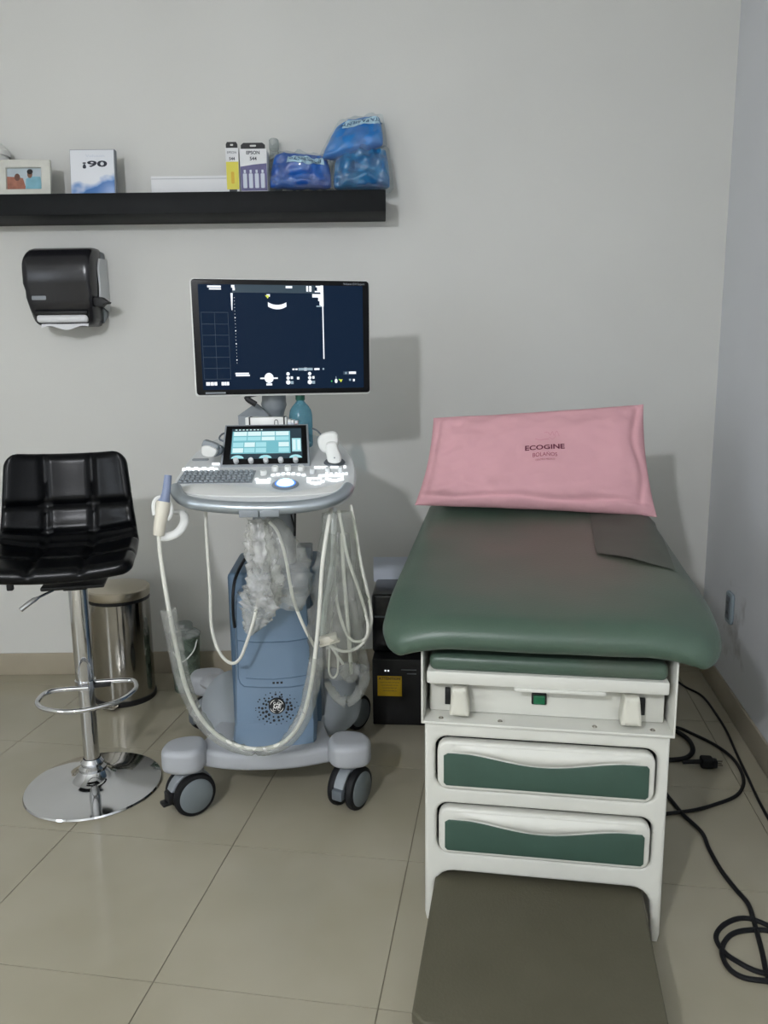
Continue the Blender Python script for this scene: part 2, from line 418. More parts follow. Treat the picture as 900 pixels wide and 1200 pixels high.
for (ya, yb, za, zb) in ((wy0, wy1, wz0, wz0 + 0.05), (wy0, wy1, wz1 - 0.05, wz1), (wy0, wy0 + 0.05, wz0, wz1), (wy1 - 0.05, wy1, wz0, wz1), (-1.225, -1.175, wz0, wz1)):
    box(B, (-0.05, wl((ya + yb) / 2), (za + zb) / 2), (0.05, (yb - ya) / cos(WA), zb - za), 0.004, mx=wm)
struct('added_window', B, M['white_pl'])  # unseen window frame, made up to hold the fill light
al = bpy.data.lights.new('added_cool_fill', 'AREA'); al.shape = 'RECTANGLE'; al.size = 1.9; al.size_y = 1.1; al.energy = FILL_E; al.color = (0.82, 0.90, 1.0)  # area light added as bluish room fill
ao = bpy.data.objects.new('added_cool_fill', al); COL.objects.link(ao)
ao.matrix_world = wm @ T(-0.1, wl((wy0 + wy1) / 2), (wz0 + wz1) / 2) @ RY(-pi / 2) @ RZ(pi / 2)
# skirting
bbB = bm(); box(bbB, ((XL + CX) / 2, YB - 0.005, 0.05), (CX - XL, 0.010, 0.10), 0.002)
baseb = struct('baseboard_back', bbB, M['base_tile'])
L = (YB - YF) / cos(WA); bbB = bm()
box(bbB, (-0.005, -L / 2 + 0.01, 0.05), (0.010, L - 0.03, 0.10), 0.002, mx=T(CX, YB, 0) @ RZ(-WA))
struct('baseboard_right', bbB, M['base_tile'])
# ceiling lamp (behind the camera): holder, stem, lit bulb
lamp = thing('ceiling_lamp', 'bare round bulb on a short white ceiling holder behind the viewer', 'lamp', (LAMP_POS.x, LAMP_POS.y, Z1))
B = bm(); lathe(B, [(0, 0), (0.06, 0), (0.06, -0.02), (0.03, -0.045), (0.022, -0.05), (0.022, LAMP_POS.z - Z1 + LAMP_R * 0.9), (0, LAMP_POS.z - Z1 + LAMP_R * 0.9)], 24)
part('lamp_holder', B, M['white_pl'], lamp)
B = bm(); bmesh.ops.create_icosphere(B, subdivisions=3, radius=LAMP_R, matrix=T(0, 0, LAMP_POS.z - Z1))
part('bulb', B, M['bulb'], lamp)

# ------------------------------------------------------------------ exam table
AT = radians(9.3)
P0 = G(498, 1078); exv = Vector((cos(AT), -sin(AT), 0)); eyv = Vector((sin(AT), cos(AT), 0))
W2 = 0.2725; FY = -0.42
tl = P0 + exv * W2 - eyv * FY; tl.z = 0
tab = thing('exam_table', 'cream gynaecological exam table with green vinyl top and two green drawers', 'exam table', tl, -AT)
FM = T(0, FY, 0) @ UPR      # drawing (x,z) onto the front face
# front frame with two drawer openings and arched foot
def arch():
    o = [(-W2, 0.512), (-W2, 0.02), (-W2 + 0.004, 0.0), (-W2 + 0.018, 0.0), (-W2 + 0.024, 0.07)]
    for j in range(6):
        t = pi - (pi / 2) * j / 5; o.append((-W2 + 0.024 + 0.045 + 0.045 * cos(t), 0.092 + 0.045 * sin(t)))
    for j in range(6):
        t = pi / 2 - (pi / 2) * j / 5; o.append((W2 - 0.024 - 0.045 + 0.045 * cos(t), 0.092 + 0.045 * sin(t)))
    o += [(W2 - 0.024, 0.07), (W2 - 0.018, 0.0), (W2 - 0.004, 0.0), (W2, 0.02), (W2, 0.512)]
    return o[::-1]
D1 = (-0.2475, 0.352, 0.2475, 0.480); D2 = (-0.2445, 0.187, 0.2445, 0.313)
B = bm(); shape(B, [arch(), rrect(*D1, 0.028), rrect(*D2, 0.028)], 0.034, 0.009, FM @ T(0, 0, -0.017), 4)
part('front_frame', B, M['cream'], tab)
B = bm(); box(B, (0, FY + 0.034 + 0.006, 0.33), (0.53, 0.010, 0.33)); part('inner_board', B, M['black'], tab)
for s in (-1, 1):
    B = bm(); box(B, (s * (W2 - 0.012), FY + 0.034 + 0.38, 0.275), (0.02, 0.76, 0.47), 0.006); part('side_panel', B, M['cream'], tab)
    B = bm(); box(B, (s * (W2 - 0.02), FY + 0.034 + 0.73, 0.03), (0.035, 0.05, 0.06), 0.006); part('leg', B, M['cream'], tab)
B = bm(); box(B, (0, FY + 0.034 + 0.75, 0.30), (0.5, 0.02, 0.42), 0.004); part('back_panel', B, M['cream'], tab)
for n, (x0, z0, x1, z1) in enumerate((D1, D2)):
    d = bm(); shape(d, [rrect(x0 + 0.006, z0 + 0.004, x1 - 0.006, z1 - 0.006, 0.024)], 0.03, 0.006, FM @ T(0, 0, -0.004))
    dr = part('drawer', d, M['cream'], tab)
    # green inset with the wavy upper edge
    xa, xb, za, zb = x0 + 0.021, x1 - 0.019, z0 + 0.015, z1 - 0.034
    o = [(xa + 0.006, za), (xb - 0.006, za), (xb, za + 0.006)]
    hgt = zb - za
    def wave(t):   # t 0..1 left to right
        return zb - 0.021 * sin(pi * min(1, max(0, (t - 0.10) / 0.80))) ** 1.6 * (1 - 0.25 * (t - .5))
    o += [(xb, wave(1) - 0.006), (xb - 0.005, wave(1))]
    for j in range(29):
        t = 1 - j / 28.0; t = 0.02 + 0.96 * t; o.append((xa + (xb - xa) * t, wave(t)))
    o += [(xa, wave(0) - 0.006), (xa, za + 0.006)]
    B = bm(); shape(B, [o], 0.004, 0.001, FM @ T(0, 0, 0.0125)); part('drawer_inset', B, M['green_panel'], dr)
    # swelling finger pull above the inset
    B = bm()
    N, K = 28, 6; grid = []
    for i in range(N + 1):
        t = i / N; x = xa + 0.02 + (xb - xa - 0.04) * t
        top = z1 - 0.014; bot = wave(t) + 0.002
        row = []
        for k in range(K + 1):
            q = k / K; a = sin(pi * q) * 0.010 * sin(pi * t) ** 0.7
            row.append(B.verts.new((x, FY - 0.0110 - a, bot + (top - bot) * q)))
        grid.append(row)
    for i in range(N):
        for k in range(K): B.faces.new((grid[i][k], grid[i + 1][k], grid[i + 1][k + 1], grid[i][k + 1]))
    part('finger_pull', B, M['cream'], dr)
# metal cradle above the drawers
B = bm()
for s in (-1, 1): box(B, (s * (W2 + 0.004), FY + 0.14, 0.603), (0.005, 0.30, 0.178), 0.002)
box(B, (0, FY + 0.14, 0.5175), (2 * W2 + 0.012, 0.30, 0.007), 0.002)
cr = part('cradle', B, M['cream'], tab)
for x in (-0.235, -0.10, 0.11, 0.235):
    B = bm(); lathe(B, [(0, 0.0025), (0.004, 0.0025), (0.006, 0.0)], 10, (x, FY + 0.012, 0.521)); part('screw', B, M['steel'], cr)
B = bm(); box(B, (0, FY + 0.055, 0.558), (0.53, 0.012, 0.072), 0.003)
ap = part('control_apron', B, M['cream'], tab)
B = bm(); box(B, (-0.012, FY + 0.046, 0.566), (0.034, 0.010, 0.028), 0.003)
sw = part('power_switch', B, M['black'], ap)
B = bm(); box(B, (-0.012, FY + 0.040, 0.566), (0.026, 0.008, 0.021), 0.002, mx=None); part('rocker', B, M['switch_green'], sw)
for s, x in ((-1, -0.2225), (1, 0.2165)):
    B = bm(); box(B, (x, FY + 0.046, 0.561), (0.012, 0.008, 0.040), 0.001); part('stirrup_slot', B, M['black'], ap)
for s, x in ((-1, -0.192), (1, 0.186)):
    # stirrup end: tapered cream knob on a bar
    B = bm(); o = [(-0.016, 0.033), (-0.011, 0.036), (0.011, 0.036), (0.016, 0.033), (0.020, 0.0), (0.0225, -0.026), (0.018, -0.031), (-0.018, -0.031), (-0.0225, -0.026), (-0.020, 0.0)]
    shape(B, [[(p.x, p.y) for p in catmull([(a_, b_, 0) for a_, b_ in o[::-1]], 3, True)]], 0.055, 0.009, T(x, FY + 0.016, 0.567) @ UPR, 4)
    kb = part('stirrup_knob', B, M['cream_dk'], tab)
    B = bm(); tube(B, [(x, FY + 0.02, 0.59), (x, FY + 0.12, 0.60)], 0.011, 10, 2); part('stirrup_bar', B, M['steel'], kb)
B = bm(); box(B, (0, FY + 0.30, 0.60), (0.54, 0.02, 0.16)); part('cradle_back', B, M['inner_dark'], tab)
# sliding leg rest: cream board with green pad
B = bm(); box(B, (-0.002, FY + 0.14, 0.6275), (0.528, 0.30, 0.030), 0.004)
box(B, (0.03, FY - 0.004, 0.609), (0.20, 0.02, 0.010), 0.004)
lr = part('leg_rest_board', B, M['cream'], tab)
B = bm(); box(B, (0.0, FY + 0.14, 0.660), (0.522, 0.29, 0.040), 0.016, 4); part('leg_rest_pad', B, M['vinyl'], lr)
# seat cushion: rounded slab, 75 cm wide, rising gently to the back, corners drooping at the front
SW = 0.374; SY0, SY1 = FY - 0.055, 0.53; ZS0 = 0.782; SLOPE = math.tan(radians(5.2))
def cushion_grid(B, nx=48, ny=44, th=0.072):
    def half(y):   # half width along the length
        t = (y - SY0) / (SY1 - SY0)
        r = 0.10
        d = y - SY0
        c = 0.0 if d > r else r - sqrt(max(0, r * r - (r - d) ** 2))
        return SW - c * 0.75 - 0.012 * t
    top, bot = [], []
    for j in range(ny + 1):
        q = j / ny; y = SY0 + (SY1 - SY0) * (q ** 1.5)
        rt, rb = [], []
        h = half(y)
        for i in range(nx + 1):
            a = -1 + 2 * i / nx; a = math.copysign(1 - (1 - abs(a)) ** 1.35, a); x = h * a
            ex = min((1 - abs(a)) * h, y - SY0 + 0.0)      # distance to rim
            ed = min(1.0, ex / 0.055)
            rnd = sqrt(max(0, 1 - (1 - ed) ** 2))
            zc = ZS0 + (y - SY0) * SLOPE
            # front corners droop
            dy = max(0, 0.20 - (y - SY0)) / 0.20; dx = max(0, abs(x) - 0.20) / 0.17
            droop = 0.046 * dy ** 1.5 * dx ** 1.7 + 0.010 * dy * dy
            dip = 0.006 * (1 - min(1, abs(x) / 0.3) ** 2) * (0.5 + 0.5 * sin(pi * min(1, (y - SY0) / 0.7)))
            wob = 0.0016 * noise.noise(Vector((x * 7, y * 7, 1)))
            zt = zc - droop - dip + wob
            mid = zt - th * 0.52
            rt.append(B.verts.new((x, y, mid + (zt - mid) * rnd)))
            zb = zt - th
            rb.append(B.verts.new((x, y, mid - (mid - zb) * min(1, rnd * 1.15))))
        top.append(rt); bot.append(rb)
    for j in range(ny):
        for i in range(nx):
            B.faces.new((top[j][i], top[j][i + 1], top[j + 1][i + 1], top[j + 1][i]))
            B.faces.new((bot[j][i], bot[j + 1][i], bot[j + 1][i + 1], bot[j][i + 1]))
    for j in (ny,):
        for i in range(nx): B.faces.new((top[j][i], top[j][i + 1], bot[j][i + 1], bot[j][i]))
    for j in range(ny):
        for i in (0, nx):
            try: B.faces.new((top[j][i], top[j + 1][i], bot[j + 1][i], bot[j][i]))
            except ValueError: pass
B = bm(); cushion_grid(B); seat = part('seat_cushion', B, M['vinyl'], tab, ang=60)
def seat_z(x, y):
    dip = 0.006 * (1 - min(1, abs(x) / 0.3) ** 2) * (0.5 + 0.5 * sin(pi * min(1, (y - SY0) / 0.7)))
    ed = min(1.0, max(0, SW - 0.012 - abs(x)) / 0.055); rnd = sqrt(max(0, 1 - (1 - ed) ** 2))
    return ZS0 + (y - SY0) * SLOPE - dip - 0.037 * (1 - rnd)
B = bm(); box(B, (0, 0.06, 0.712), (0.50, 0.78, 0.022), 0.003, mx=T(0, 0, 0.0) )
box(B, (0, 0.20, 0.60), (0.40, 0.40, 0.20), 0.01); part('seat_support', B, M['inner_dark'], tab)
# backrest folded up behind the pillow
B = bm(); box(B, (0, 0, 0.15), (0.66, 0.06, 0.30), 0.025, 4, mx=T(0, 0.64, ZS0 + 0.045) @ RX(radians(-22)))
part('backrest', B, M['vinyl'], tab)
for s in (-1, 1):
    B = bm(); tube(B, [(s * 0.2, 0.60, 0.70), (s * 0.2, 0.70, 0.95)], 0.012, 8, 1, smooth=False); part('backrest_strut', B, M['cream'], tab)
# loose vinyl patch on the right side of the seat
pc = [G(688, 600, 0.85), G(768, 606, 0.85), G(792, 661, 0.832), G(700, 643, 0.838)]
iv = inv(tab); pl_ = [iv @ p for p in pc]
B = bm(); n = 14; g2 = []
for j in range(n + 1):
    r_ = []
    for i in range(n + 1):
        u, v = i / n, j / n
        p = (pl_[0] * (1 - u) + pl_[1] * u) * (1 - v) + (pl_[3] * (1 - u) + pl_[2] * u) * v
        r_.append(B.verts.new((p.x, p.y, seat_z(p.x, p.y) + 0.004 + 0.006 * max(0, v - 0.8) * 5 * (0.4 + 0.6 * sin(u * 4)) ** 2)))
    g2.append(r_)
for j in range(n):
    for i in range(n): B.faces.new((g2[j][i], g2[j][i + 1], g2[j + 1][i + 1], g2[j + 1][i]))
bmesh.ops.solidify(B, geom=B.faces[:], thickness=0.003)
part('loose_vinyl_patch', B, M['flap'], tab, label='loose darker patch of vinyl on the seat')
# pull-out step
B = bm(); SWL, SWR = -0.258, 0.222
o = [(SWL + 0.012, FY + 0.10), (SWR + 0.012, FY + 0.10), (SWR - 0.004, FY - 0.40), (SWR - 0.03, FY - 0.425), (SWL + 0.03, FY - 0.425), (SWL + 0.004, FY - 0.40)]
shape(B, [o[::-1]], 0.03, 0.006, T(0, 0, 0.105))
st = part('pull_out_step', B, M['olive'], tab, label='pull-out step covered in worn olive vinyl')
B = bm(); shape(B, [[(SWL + 0.006, FY + 0.09), (SWL + 0.010, FY - 0.41), (SWR - 0.012, FY - 0.41), (SWR, FY + 0.09)]], 0.03, 0.002, T(0, 0, 0.076))
part('step_tray', B, M['cream'], st)
for x in (-0.2, 0.19):
    for y in (FY - 0.37,):
        B = bm(); lathe(B, [(0, 0), (0.016, 0), (0.016, 0.062), (0, 0.062)], 14, (x, y, 0)); part('step_foot', B, M['rubber'], st)

# ------------------------------------------------------------------ pillow
def soft_sheet(c, th, pinch=0.05, wr=0.0, seed=0.0, pw=0.55, crease=False, rnd_=0.0):
    """surface function of a stuffed rectangle given by its four corners TL TR BR BL (front faces -n)"""
    TL, TR, BR, BL = [Vector(q) for q in c]
    nrm = ((TR - TL).cross(BL - TL)).normalized()
    if nrm.y > 0: nrm = -nrm
    def S(u, v, side, extra=0.0):
        a, b = (u + 1) / 2, (v + 1) / 2
        eu = u * (1 - pinch * (1 - v * v) ** 1.0 * abs(u) ** 3)
        ev = v * (1 - pinch * (1 - u * u) * abs(v) ** 3)
        if rnd_: eu, ev = eu * sqrt(1 - rnd_ * ev * ev), ev * sqrt(1 - rnd_ * eu * eu)
        a, b = (eu + 1) / 2, (ev + 1) / 2
        p = (BL * (1 - a) + BR * a) * (1 - b) + (TL * (1 - a) + TR * a) * b
        t = th * (max(0, 1 - u ** 4) ** pw) * (max(0, 1 - v ** 4) ** pw)
        w_ = wr * noise.fractal(Vector((u * 3 + seed, v * 2.2, seed)), 1.0, 2.0, 3) if wr else 0
        if crease: t -= 0.011 * math.exp(-((v + 0.80 + 0.03 * sin(u * 7)) / 0.045) ** 2) * (1 - u ** 8) + 0.010 * math.exp(-((u - 0.90 + 0.03 * sin(v * 5)) / 0.03) ** 2) * (1 - v ** 8) + 0.006 * math.exp(-((u + 0.93) / 0.025) ** 2) * (1 - v ** 8)
        edge = min(1, (1 - max(abs(u), abs(v))) * 6)
        return p + nrm * (side * (t + extra) + w_ * (0.25 + 0.75 * edge))
    return S, nrm
def sheet_mesh(B, S, nu=40, nv=26):
    fr, bk = [], []
    def g(i, n): 
        a = -1 + 2 * i / n
        return math.copysign(1 - (1 - abs(a)) ** 1.5, a)
    for j in range(nv + 1):
        fr.append([B.verts.new(S(g(i, nu), g(j, nv), 1)) for i in range(nu + 1)])
        bk.append([B.verts.new(S(g(i, nu), g(j, nv), -1)) for i in range(nu + 1)])
    for j in range(nv):
        for i in range(nu):
            B.faces.new((fr[j][i], fr[j][i + 1], fr[j + 1][i + 1], fr[j + 1][i]))
            B.faces.new((bk[j][i], bk[j + 1][i], bk[j + 1][i + 1], bk[j][i + 1]))
pcn = [P(508, 490, 2.60), P(754, 474, 2.50), P(770, 606, 2.36), P(486, 592, 2.47)]
S, nr = soft_sheet(pcn, 0.055, 0.035, 0.014, 3.1, crease=True)
pil = thing('pillow', 'pink pillow with printed clinic logo leaning at the head of the table', 'pillow', (pcn[2] + pcn[3]) / 2, -AT)
B = bm(); sheet_mesh(B, S, 80, 56); part('pillow_body', B, M['pink'], pil, inv(pil), ang=80)
# lower border hem
def warp_on(S, u0, v0, su, sv, rot, lift):
    def f(co):
        x, y = co.x * cos(rot) - co.y * sin(rot), co.x * sin(rot) + co.y * cos(rot)
        return S(u0 + x * su, v0 + y * sv, 1, lift)
    return f
su, sv = 1 / 0.36, 1 / 0.175
for s_, sz, u_, v_, sx_, mt_, nm in (('ECOGINE', 0.024, 0.08, 0.13, 1.22, 'maroon', 'logo_name'), ('BOLA\u00d1OS', 0.017, 0.083, -0.015, 1.0, 'maroon_mid', 'logo_second_line'), ('CENTRO MEDICO', 0.0075, 0.087, -0.10, 1.0, 'maroon_mid', 'logo_small_line')):
    B = bm(); text(B, s_, sz, warp=warp_on(S, u_, v_, su, sv, radians(2.0), 0.0015), sx=sx_, bold=0.0006 if sz > .02 else 0)
    part(nm, B, M[mt_], pil, inv(pil))
B = bm(); wp = warp_on(S, 0.12, 0.36, su, sv, 0, 0.0012)
def stroke(pts, w_):
    pts = catmull([(x, y, 0) for x, y in pts], 6)
    for a, b in zip(pts[:-1], pts[1:]):
        d = (b - a).normalized(); n_ = Vector((-d.y, d.x, 0)) * w_
        vsx = [B.verts.new(wp(q)) for q in (a + n_, a - n_, b - n_, b + n_)]; B.faces.new(vsx)
stroke([(-0.045, -0.008), (-0.03, -0.012), (-0.012, -0.008), (0.0, -0.006)], 0.0012)
stroke([(-0.016, 0.014), (-0.004, 0.016), (0.004, 0.006), (0.010, 0.018), (0.016, 0.004), (0.024, 0.018), (0.032, 0.0)], 0.0010)
stroke([(0.0, 0.0), (0.012, -0.008), (0.022, 0.004)], 0.0008)
part('logo_emblem', B, M['maroon_soft'], pil, inv(pil))

# ------------------------------------------------------------------ wall shelf and what stands on it
SFY = 3.07; SZ = P(452, 222, SFY).z; SZB = P(452, 247.5, SFY).z; SXR = P(452, 235, SFY).x
shf = thing('wall_shelf', 'long black floating shelf on the back wall', 'shelf', ((SXR - 2.0) / 2, YB, SZB))
cx_ = (SXR - 2.0) / 2; wid = SXR + 2.0
B = bm(); box(B, (0, -(YB - SFY) / 2, (SZ - SZB) / 2), (wid, YB - SFY, SZ - SZB), 0.0025); part('shelf_board', B, M['black_wood'], shf)
def on_shelf(x, y, Y): q = P(x, y, Y); q.z = SZ; return q
# photo frame
YP = 3.115
a, b = P(-8, 186, YP), P(57, 226, YP)
fx0, fx1, fz1 = a.x, P(57, 200, YP).x, P(57, 184, YP).z
pf = thing('photo_frame', 'pearl white photo frame with a family snapshot standing on the shelf', 'photo frame', ((fx0 + fx1) / 2, YP, SZ))
hw = (fx1 - fx0) / 2; fh = fz1 - SZ
ti = T(0, 0, 0) @ RX(radians(-8))
B = bm(); ix = hw - 0.036; iz0, iz1 = 0.030, fh - 0.030
shape(B, [rrect(-hw, 0, hw, fh, 0.004), rrect(-ix, iz0, ix, iz1, 0.002)], 0.018, 0.004, ti @ UPR @ T(0, 0, -0.009)); part('frame_border', B, M['frame_cream'], pf)
B = bm(); box(B, (0, 0.017, fh / 2), (2 * hw - 0.006, 0.004, fh - 0.006), 0.001, mx=ti); part('backing', B, M['black'], pf)
B = bm(); box(B, (0, 0.022, fh * 0.30), (0.04, 0.004, fh * 0.58), 0.001, mx=T(0, 0.012, 0) @ RX(radians(4))); part('easel_leg', B, M['black'], pf)
mm = ti @ UPR @ T(0, 0, -0.012)
def poly(pts, z=0.0):
    B = bm(); flat(B, [(x, y, z) for x, y in pts], mm); return B
def ell(cx, cy, rx_, ry_, z, n=16): return poly([(cx + rx_ * cos(2 * pi * i / n), cy + ry_ * sin(2 * pi * i / n)) for i in range(n)], z)
cz = (iz0 + iz1) / 2; ihh = (iz1 - iz0) / 2
items = [(poly([(-ix, iz0), (ix, iz0), (ix, iz1), (-ix, iz1)]), mat('photo_sky', '#b9c6cc', 0.3, var=0.1)),
         (poly([(-ix, iz0), (-ix, cz + 0.01), (-ix * 0.5, cz + ihh * .2), (-ix * .1, cz + ihh * .1), (ix * 0.1, iz0)], 0.0003), mat('photo_rust', '#a5705e', 0.3, var=0.15, scale=40)),
         (ell(-ix * 0.42, cz + ihh * 0.18, 0.011, 0.014, 0.0005), mat('photo_brown', '#6d4f45', 0.3)),
         (poly([(0.002, iz0), (0.005, cz), (ix * 0.35, cz + ihh * .25), (ix * 0.9, cz + ihh * .2), (ix, iz0)], 0.0006), mat('photo_teal', '#7fb0bf', 0.3, var=0.1, scale=30)),
         (ell(ix * 0.30, cz + ihh * 0.45, 0.010, 0.015, 0.0008), mat('photo_skin', '#8a6655', 0.3)),
         (ell(ix * 0.31, cz + ihh * 0.68, 0.0115, 0.010, 0.0009), mat('photo_hair', '#33302f', 0.3))]
part('photo_print', items, None, pf)
# white lidded pot behind the frame
yy = 3.215
px_ = P(3, 180, yy); rpot = P(26, 178, yy).x - P(-14, 178, yy).x
pot = thing('lidded_pot', 'round white lidded pot standing behind the photo frame', 'pot', (P(-6, 180, yy).x, yy, SZ))
zt = P(5, 165, yy).z - SZ; zr = P(5, 178, yy).z - SZ; zl = P(5, 183, yy).z - SZ
R_ = 0.050
B = bm(); lathe(B, [(0, 0.0), (R_ * .8, 0), (R_ * 1.05, 0.03), (R_ * 1.08, zl - 0.015), (R_ * 0.95, zl)], 32); part('pot_body', B, M['white_pl'], pot)
B = bm(); lathe(B, [(R_ * 1.1, zl - 0.002), (R_ * 1.12, zr), (R_ * 0.9, zr + 0.012), (R_ * 0.5, zt - 0.008), (0.014, zt - 0.006), (0.012, zt + 0.004), (0, zt + 0.006)], 32); part('pot_lid', B, M['white_pl'], pot)
# brochure box
yy = 3.15; bx0, bx1 = P(81, 200, yy).x, P(134, 200, yy).x; bz = P(100, 173, yy).z - SZ
br = thing('software_box', 'white upright box with blue faded foot and large 90 print', 'box', ((bx0 + bx1) / 2, yy, SZ))
hw = (bx1 - bx0) / 2
lean = RX(radians(-6))
B = bm(); box(B, (0, 0.012, bz / 2), (2 * hw, 0.024, bz), 0.0015, mx=lean); part('box_body', B, M['txt_mid'], br)
B = bm(); box(B, (-0.001, -0.0008, bz / 2), (2 * hw - 0.006, 0.0016, bz - 0.006), 0.0003, mx=lean); part('front_print', B, M['brochure'], br)
B = bm(); text(B, '\u00a190', 0.031, lean @ T(0.008, -0.0022, bz * 0.69) @ UPR, sx=2.5, bold=0.0010); part('print_number', B, M['txt_dk'], br)
B = bm(); text(B, 'Voluson', 0.014, lean @ T(0.012, -0.0022, bz * 0.86) @ UPR, sx=1.6); part('print_title', B, M['paper_blue'], br)
# long flat white box
yy = 3.15; x0, x1 = P(177, 215, yy).x, P(267, 215, yy).x; zb = P(220, 206, yy).z - SZ
fb = thing('flat_box', 'long low white carton lying on the shelf', 'box', ((x0 + x1) / 2, yy + 0.04, SZ))
B = bm(); box(B, (0, 0, zb / 2), (x1 - x0, 0.08, zb), 0.002); part('carton', B, M['paper'], fb)
B = bm(); box(B, (0, -0.0402, zb * 0.86), (x1 - x0 - 0.004, 0.0008, 0.0016)); part('lid_seam', B, M['txt_mid'], fb)
# ink boxes
def ink_box(name, label, xa, xb, ytop, yy, depth, kind):
    x0, x1 = P(xa, 200, yy).x, P(xb, 200, yy).x; zt = P((xa + xb) / 2, ytop, yy).z - SZ; hw = (x1 - x0) / 2
    t = thing(name, label, 'box', ((x0 + x1) / 2, yy + depth / 2, SZ))
    body = zt - 0.022
    B = bm(); box(B, (0, 0, body / 2), (2 * hw, depth, body), 0.001); part('carton', B, M['paper'], t)
    f = -depth / 2
    B = bm(); shape(B, [[(-hw * .9, 0), (hw * .9, 0), (hw * .9, 0.014), (hw * .7, 0.022), (-hw * .7, 0.022), (-hw * .9, 0.014)], rrect(-0.012 if hw > .03 else -.006, 0.008, 0.012 if hw > .03 else .006, 0.015, 0.003)], 0.002, 0, T(0, f + 0.004, body) @ UPR)
    part('hang_tab', B, M['black'], t)
    if kind == 'yellow':
        B = bm(); box(B, (0, f - 0.0004, body * 0.42), (2 * hw - 0.002, 0.0008, body * 0.58)); part('colour_panel', B, M['yellow'], t)
        B = bm(); text(B, 'EPSON', 0.012, T(0, f - 0.0012, body * 0.90) @ UPR); text(B, '544', 0.015, T(0, f - 0.0012, body * 0.77) @ UPR, bold=.0004); part('lettering', B, M['txt_dk'], t)
        B = bm(); shape(B, [rrect(-0.006, body * .25, 0.006, body * .5, 0.004)], 0.0008, 0, T(0, f - 0.0013, 0) @ UPR); part('bottle_print', B, M['label_yellow'], t)
        B = bm(); box(B, (0, f - 0.001, body * 0.10), (hw * 1.2, 0.0008, 0.01)); part('bar_print', B, M['txt_dk'], t)
    else:
        B = bm(); box(B, (0, f - 0.0004, body * 0.34), (2 * hw - 0.002, 0.0008, body * 0.52))
        o = [(-hw + .001, body * .6), (hw - .001, body * .6), (hw - .001, body * .68), (0, body * .655), (-hw + .001, body * .61)]
        shape(B, [o], 0.0008, 0, T(0, f - 0.0004, 0) @ UPR); part('colour_panel', B, M['purple'], t)
        for i in range(4):
            x = -hw * .66 + i * hw * .44
            B = bm(); shape(B, [rrect(x - 0.0075, body * .14, x + 0.0075, body * .46, 0.003), ], 0.0008, 0, T(0, f - 0.0013, 0) @ UPR)
            shape(B, [rrect(x - 0.004, body * .47, x + 0.004, body * .54, 0.001)], 0.0008, 0, T(0, f - 0.0013, 0) @ UPR)
            part('bottle_print', B, M['paper_blue'], t)
        B = bm(); text(B, 'EPSON', 0.017, T(0, f - 0.0012, body * 0.91) @ UPR, bold=.0004); text(B, '544', 0.018, T(0, f - 0.0012, body * 0.78) @ UPR, bold=.0004); part('lettering', B, M['txt_dk'], t)
    return t
ink_box('ink_box', 'narrow white and yellow ink box with black hang tab', 265, 280, 166, 3.14, 0.05, 'yellow')
ink_box('ink_box', 'wide white and violet ink box printed with four bottles', 281.5, 313, 167, 3.125, 0.06, 'multi')
# clear bottle with pale cap
yy = 3.235; t = thing('small_bottle', 'small clear bottle with pale cap between ink boxes and blue packets', 'bottle', on_shelf(322, 200, yy))
zc = P(322, 176, yy).z - SZ; zt = P(322, 163, yy).z - SZ
B = bm(); lathe(B, [(0, 0), (0.026, 0), (0.028, 0.01), (0.028, zc * 0.72), (0.02, zc * 0.9), (0.016, zc), (0.016, zc + 0.002)], 24); part('bottle_body', B, M['bottle_clear'], t)
B = bm(); lathe(B, [(0.019, zc), (0.019, zt - 0.004), (0.015, zt), (0, zt)], 20); part('bottle_cap', B, M['bottle_clear'], t)
# blue gown packets
def packet(label, corners, th, mt, band=None, txt=None, rot=pi, wr=0.012, seed=1.0, size=0.02, film=True):
    S, n_ = soft_sheet(corners, th, 0.06, wr, seed, 0.42, rnd_=0.20)
    base = sum((Vector(c) for c in corners[2:]), Vector()) / 2
    t = thing('gown_packet', label, 'packet', base, 0, 'blue gown packets on the shelf')
    iv = inv(t)
    B = bm(); sheet_mesh(B, S, 26, 18); part('folded_gown', B, M[mt], t, iv, ang=70)
    if film:
        S2, _ = soft_sheet([Vector(c) + (Vector(c) - base - Vector((0, 0, (corners[0].z - base.z) / 2))) * 0.10 for c in corners], th * 1.06 + 0.002, 0.05, wr * 1.8, seed + 4, 0.42, rnd_=0.14)
        B = bm(); sheet_mesh(B, S2, 26, 18); part('plastic_wrap', B, M['film_pack'], t, iv, ang=12)
    if band:
        u0, u1, v0, v1 = band; B = bm(); n = 20; rows = []
        for j in range(5):
            rows.append([B.verts.new(S(u0 + (u1 - u0) * i / n, v0 + (v1 - v0) * j / 4 , 1, 0.003)) for i in range(n + 1)])
        for j in range(4):
            for i in range(n): B.faces.new((rows[j][i], rows[j][i + 1], rows[j + 1][i + 1], rows[j + 1][i]))
        part('print_band', B, M['band'], t, iv)
        if txt:
            w_ = (Vector(corners[1]) - Vector(corners[0])).length / 2; h_ = (Vector(corners[0]) - Vector(corners[3])).length / 2
            B = bm(); text(B, txt, size, warp=warp_on(S, (u0 + u1) / 2, (v0 + v1) / 2, 1 / w_, 1 / h_, rot, 0.0045), bold=0.0004, sx=1.0); part('lettering', B, M['band_txt'], t, iv)
    return t
def snap(c):   # put the lowest corner of a packet on the shelf
    dz = SZ + 0.004 - min(c[2].z, c[3].z); return c
packet('flat blue packet with pale print band, left of the packet pile',
       [P(320, 179, 3.19), P(386, 184, 3.19), P(393, 222, 3.14), P(312, 222, 3.14)], 0.034, 'pouch', (-0.45, 0.80, 0.16, 0.66), 'PACIENTE', pi - 0.06, 0.020, 2.0, 0.026)
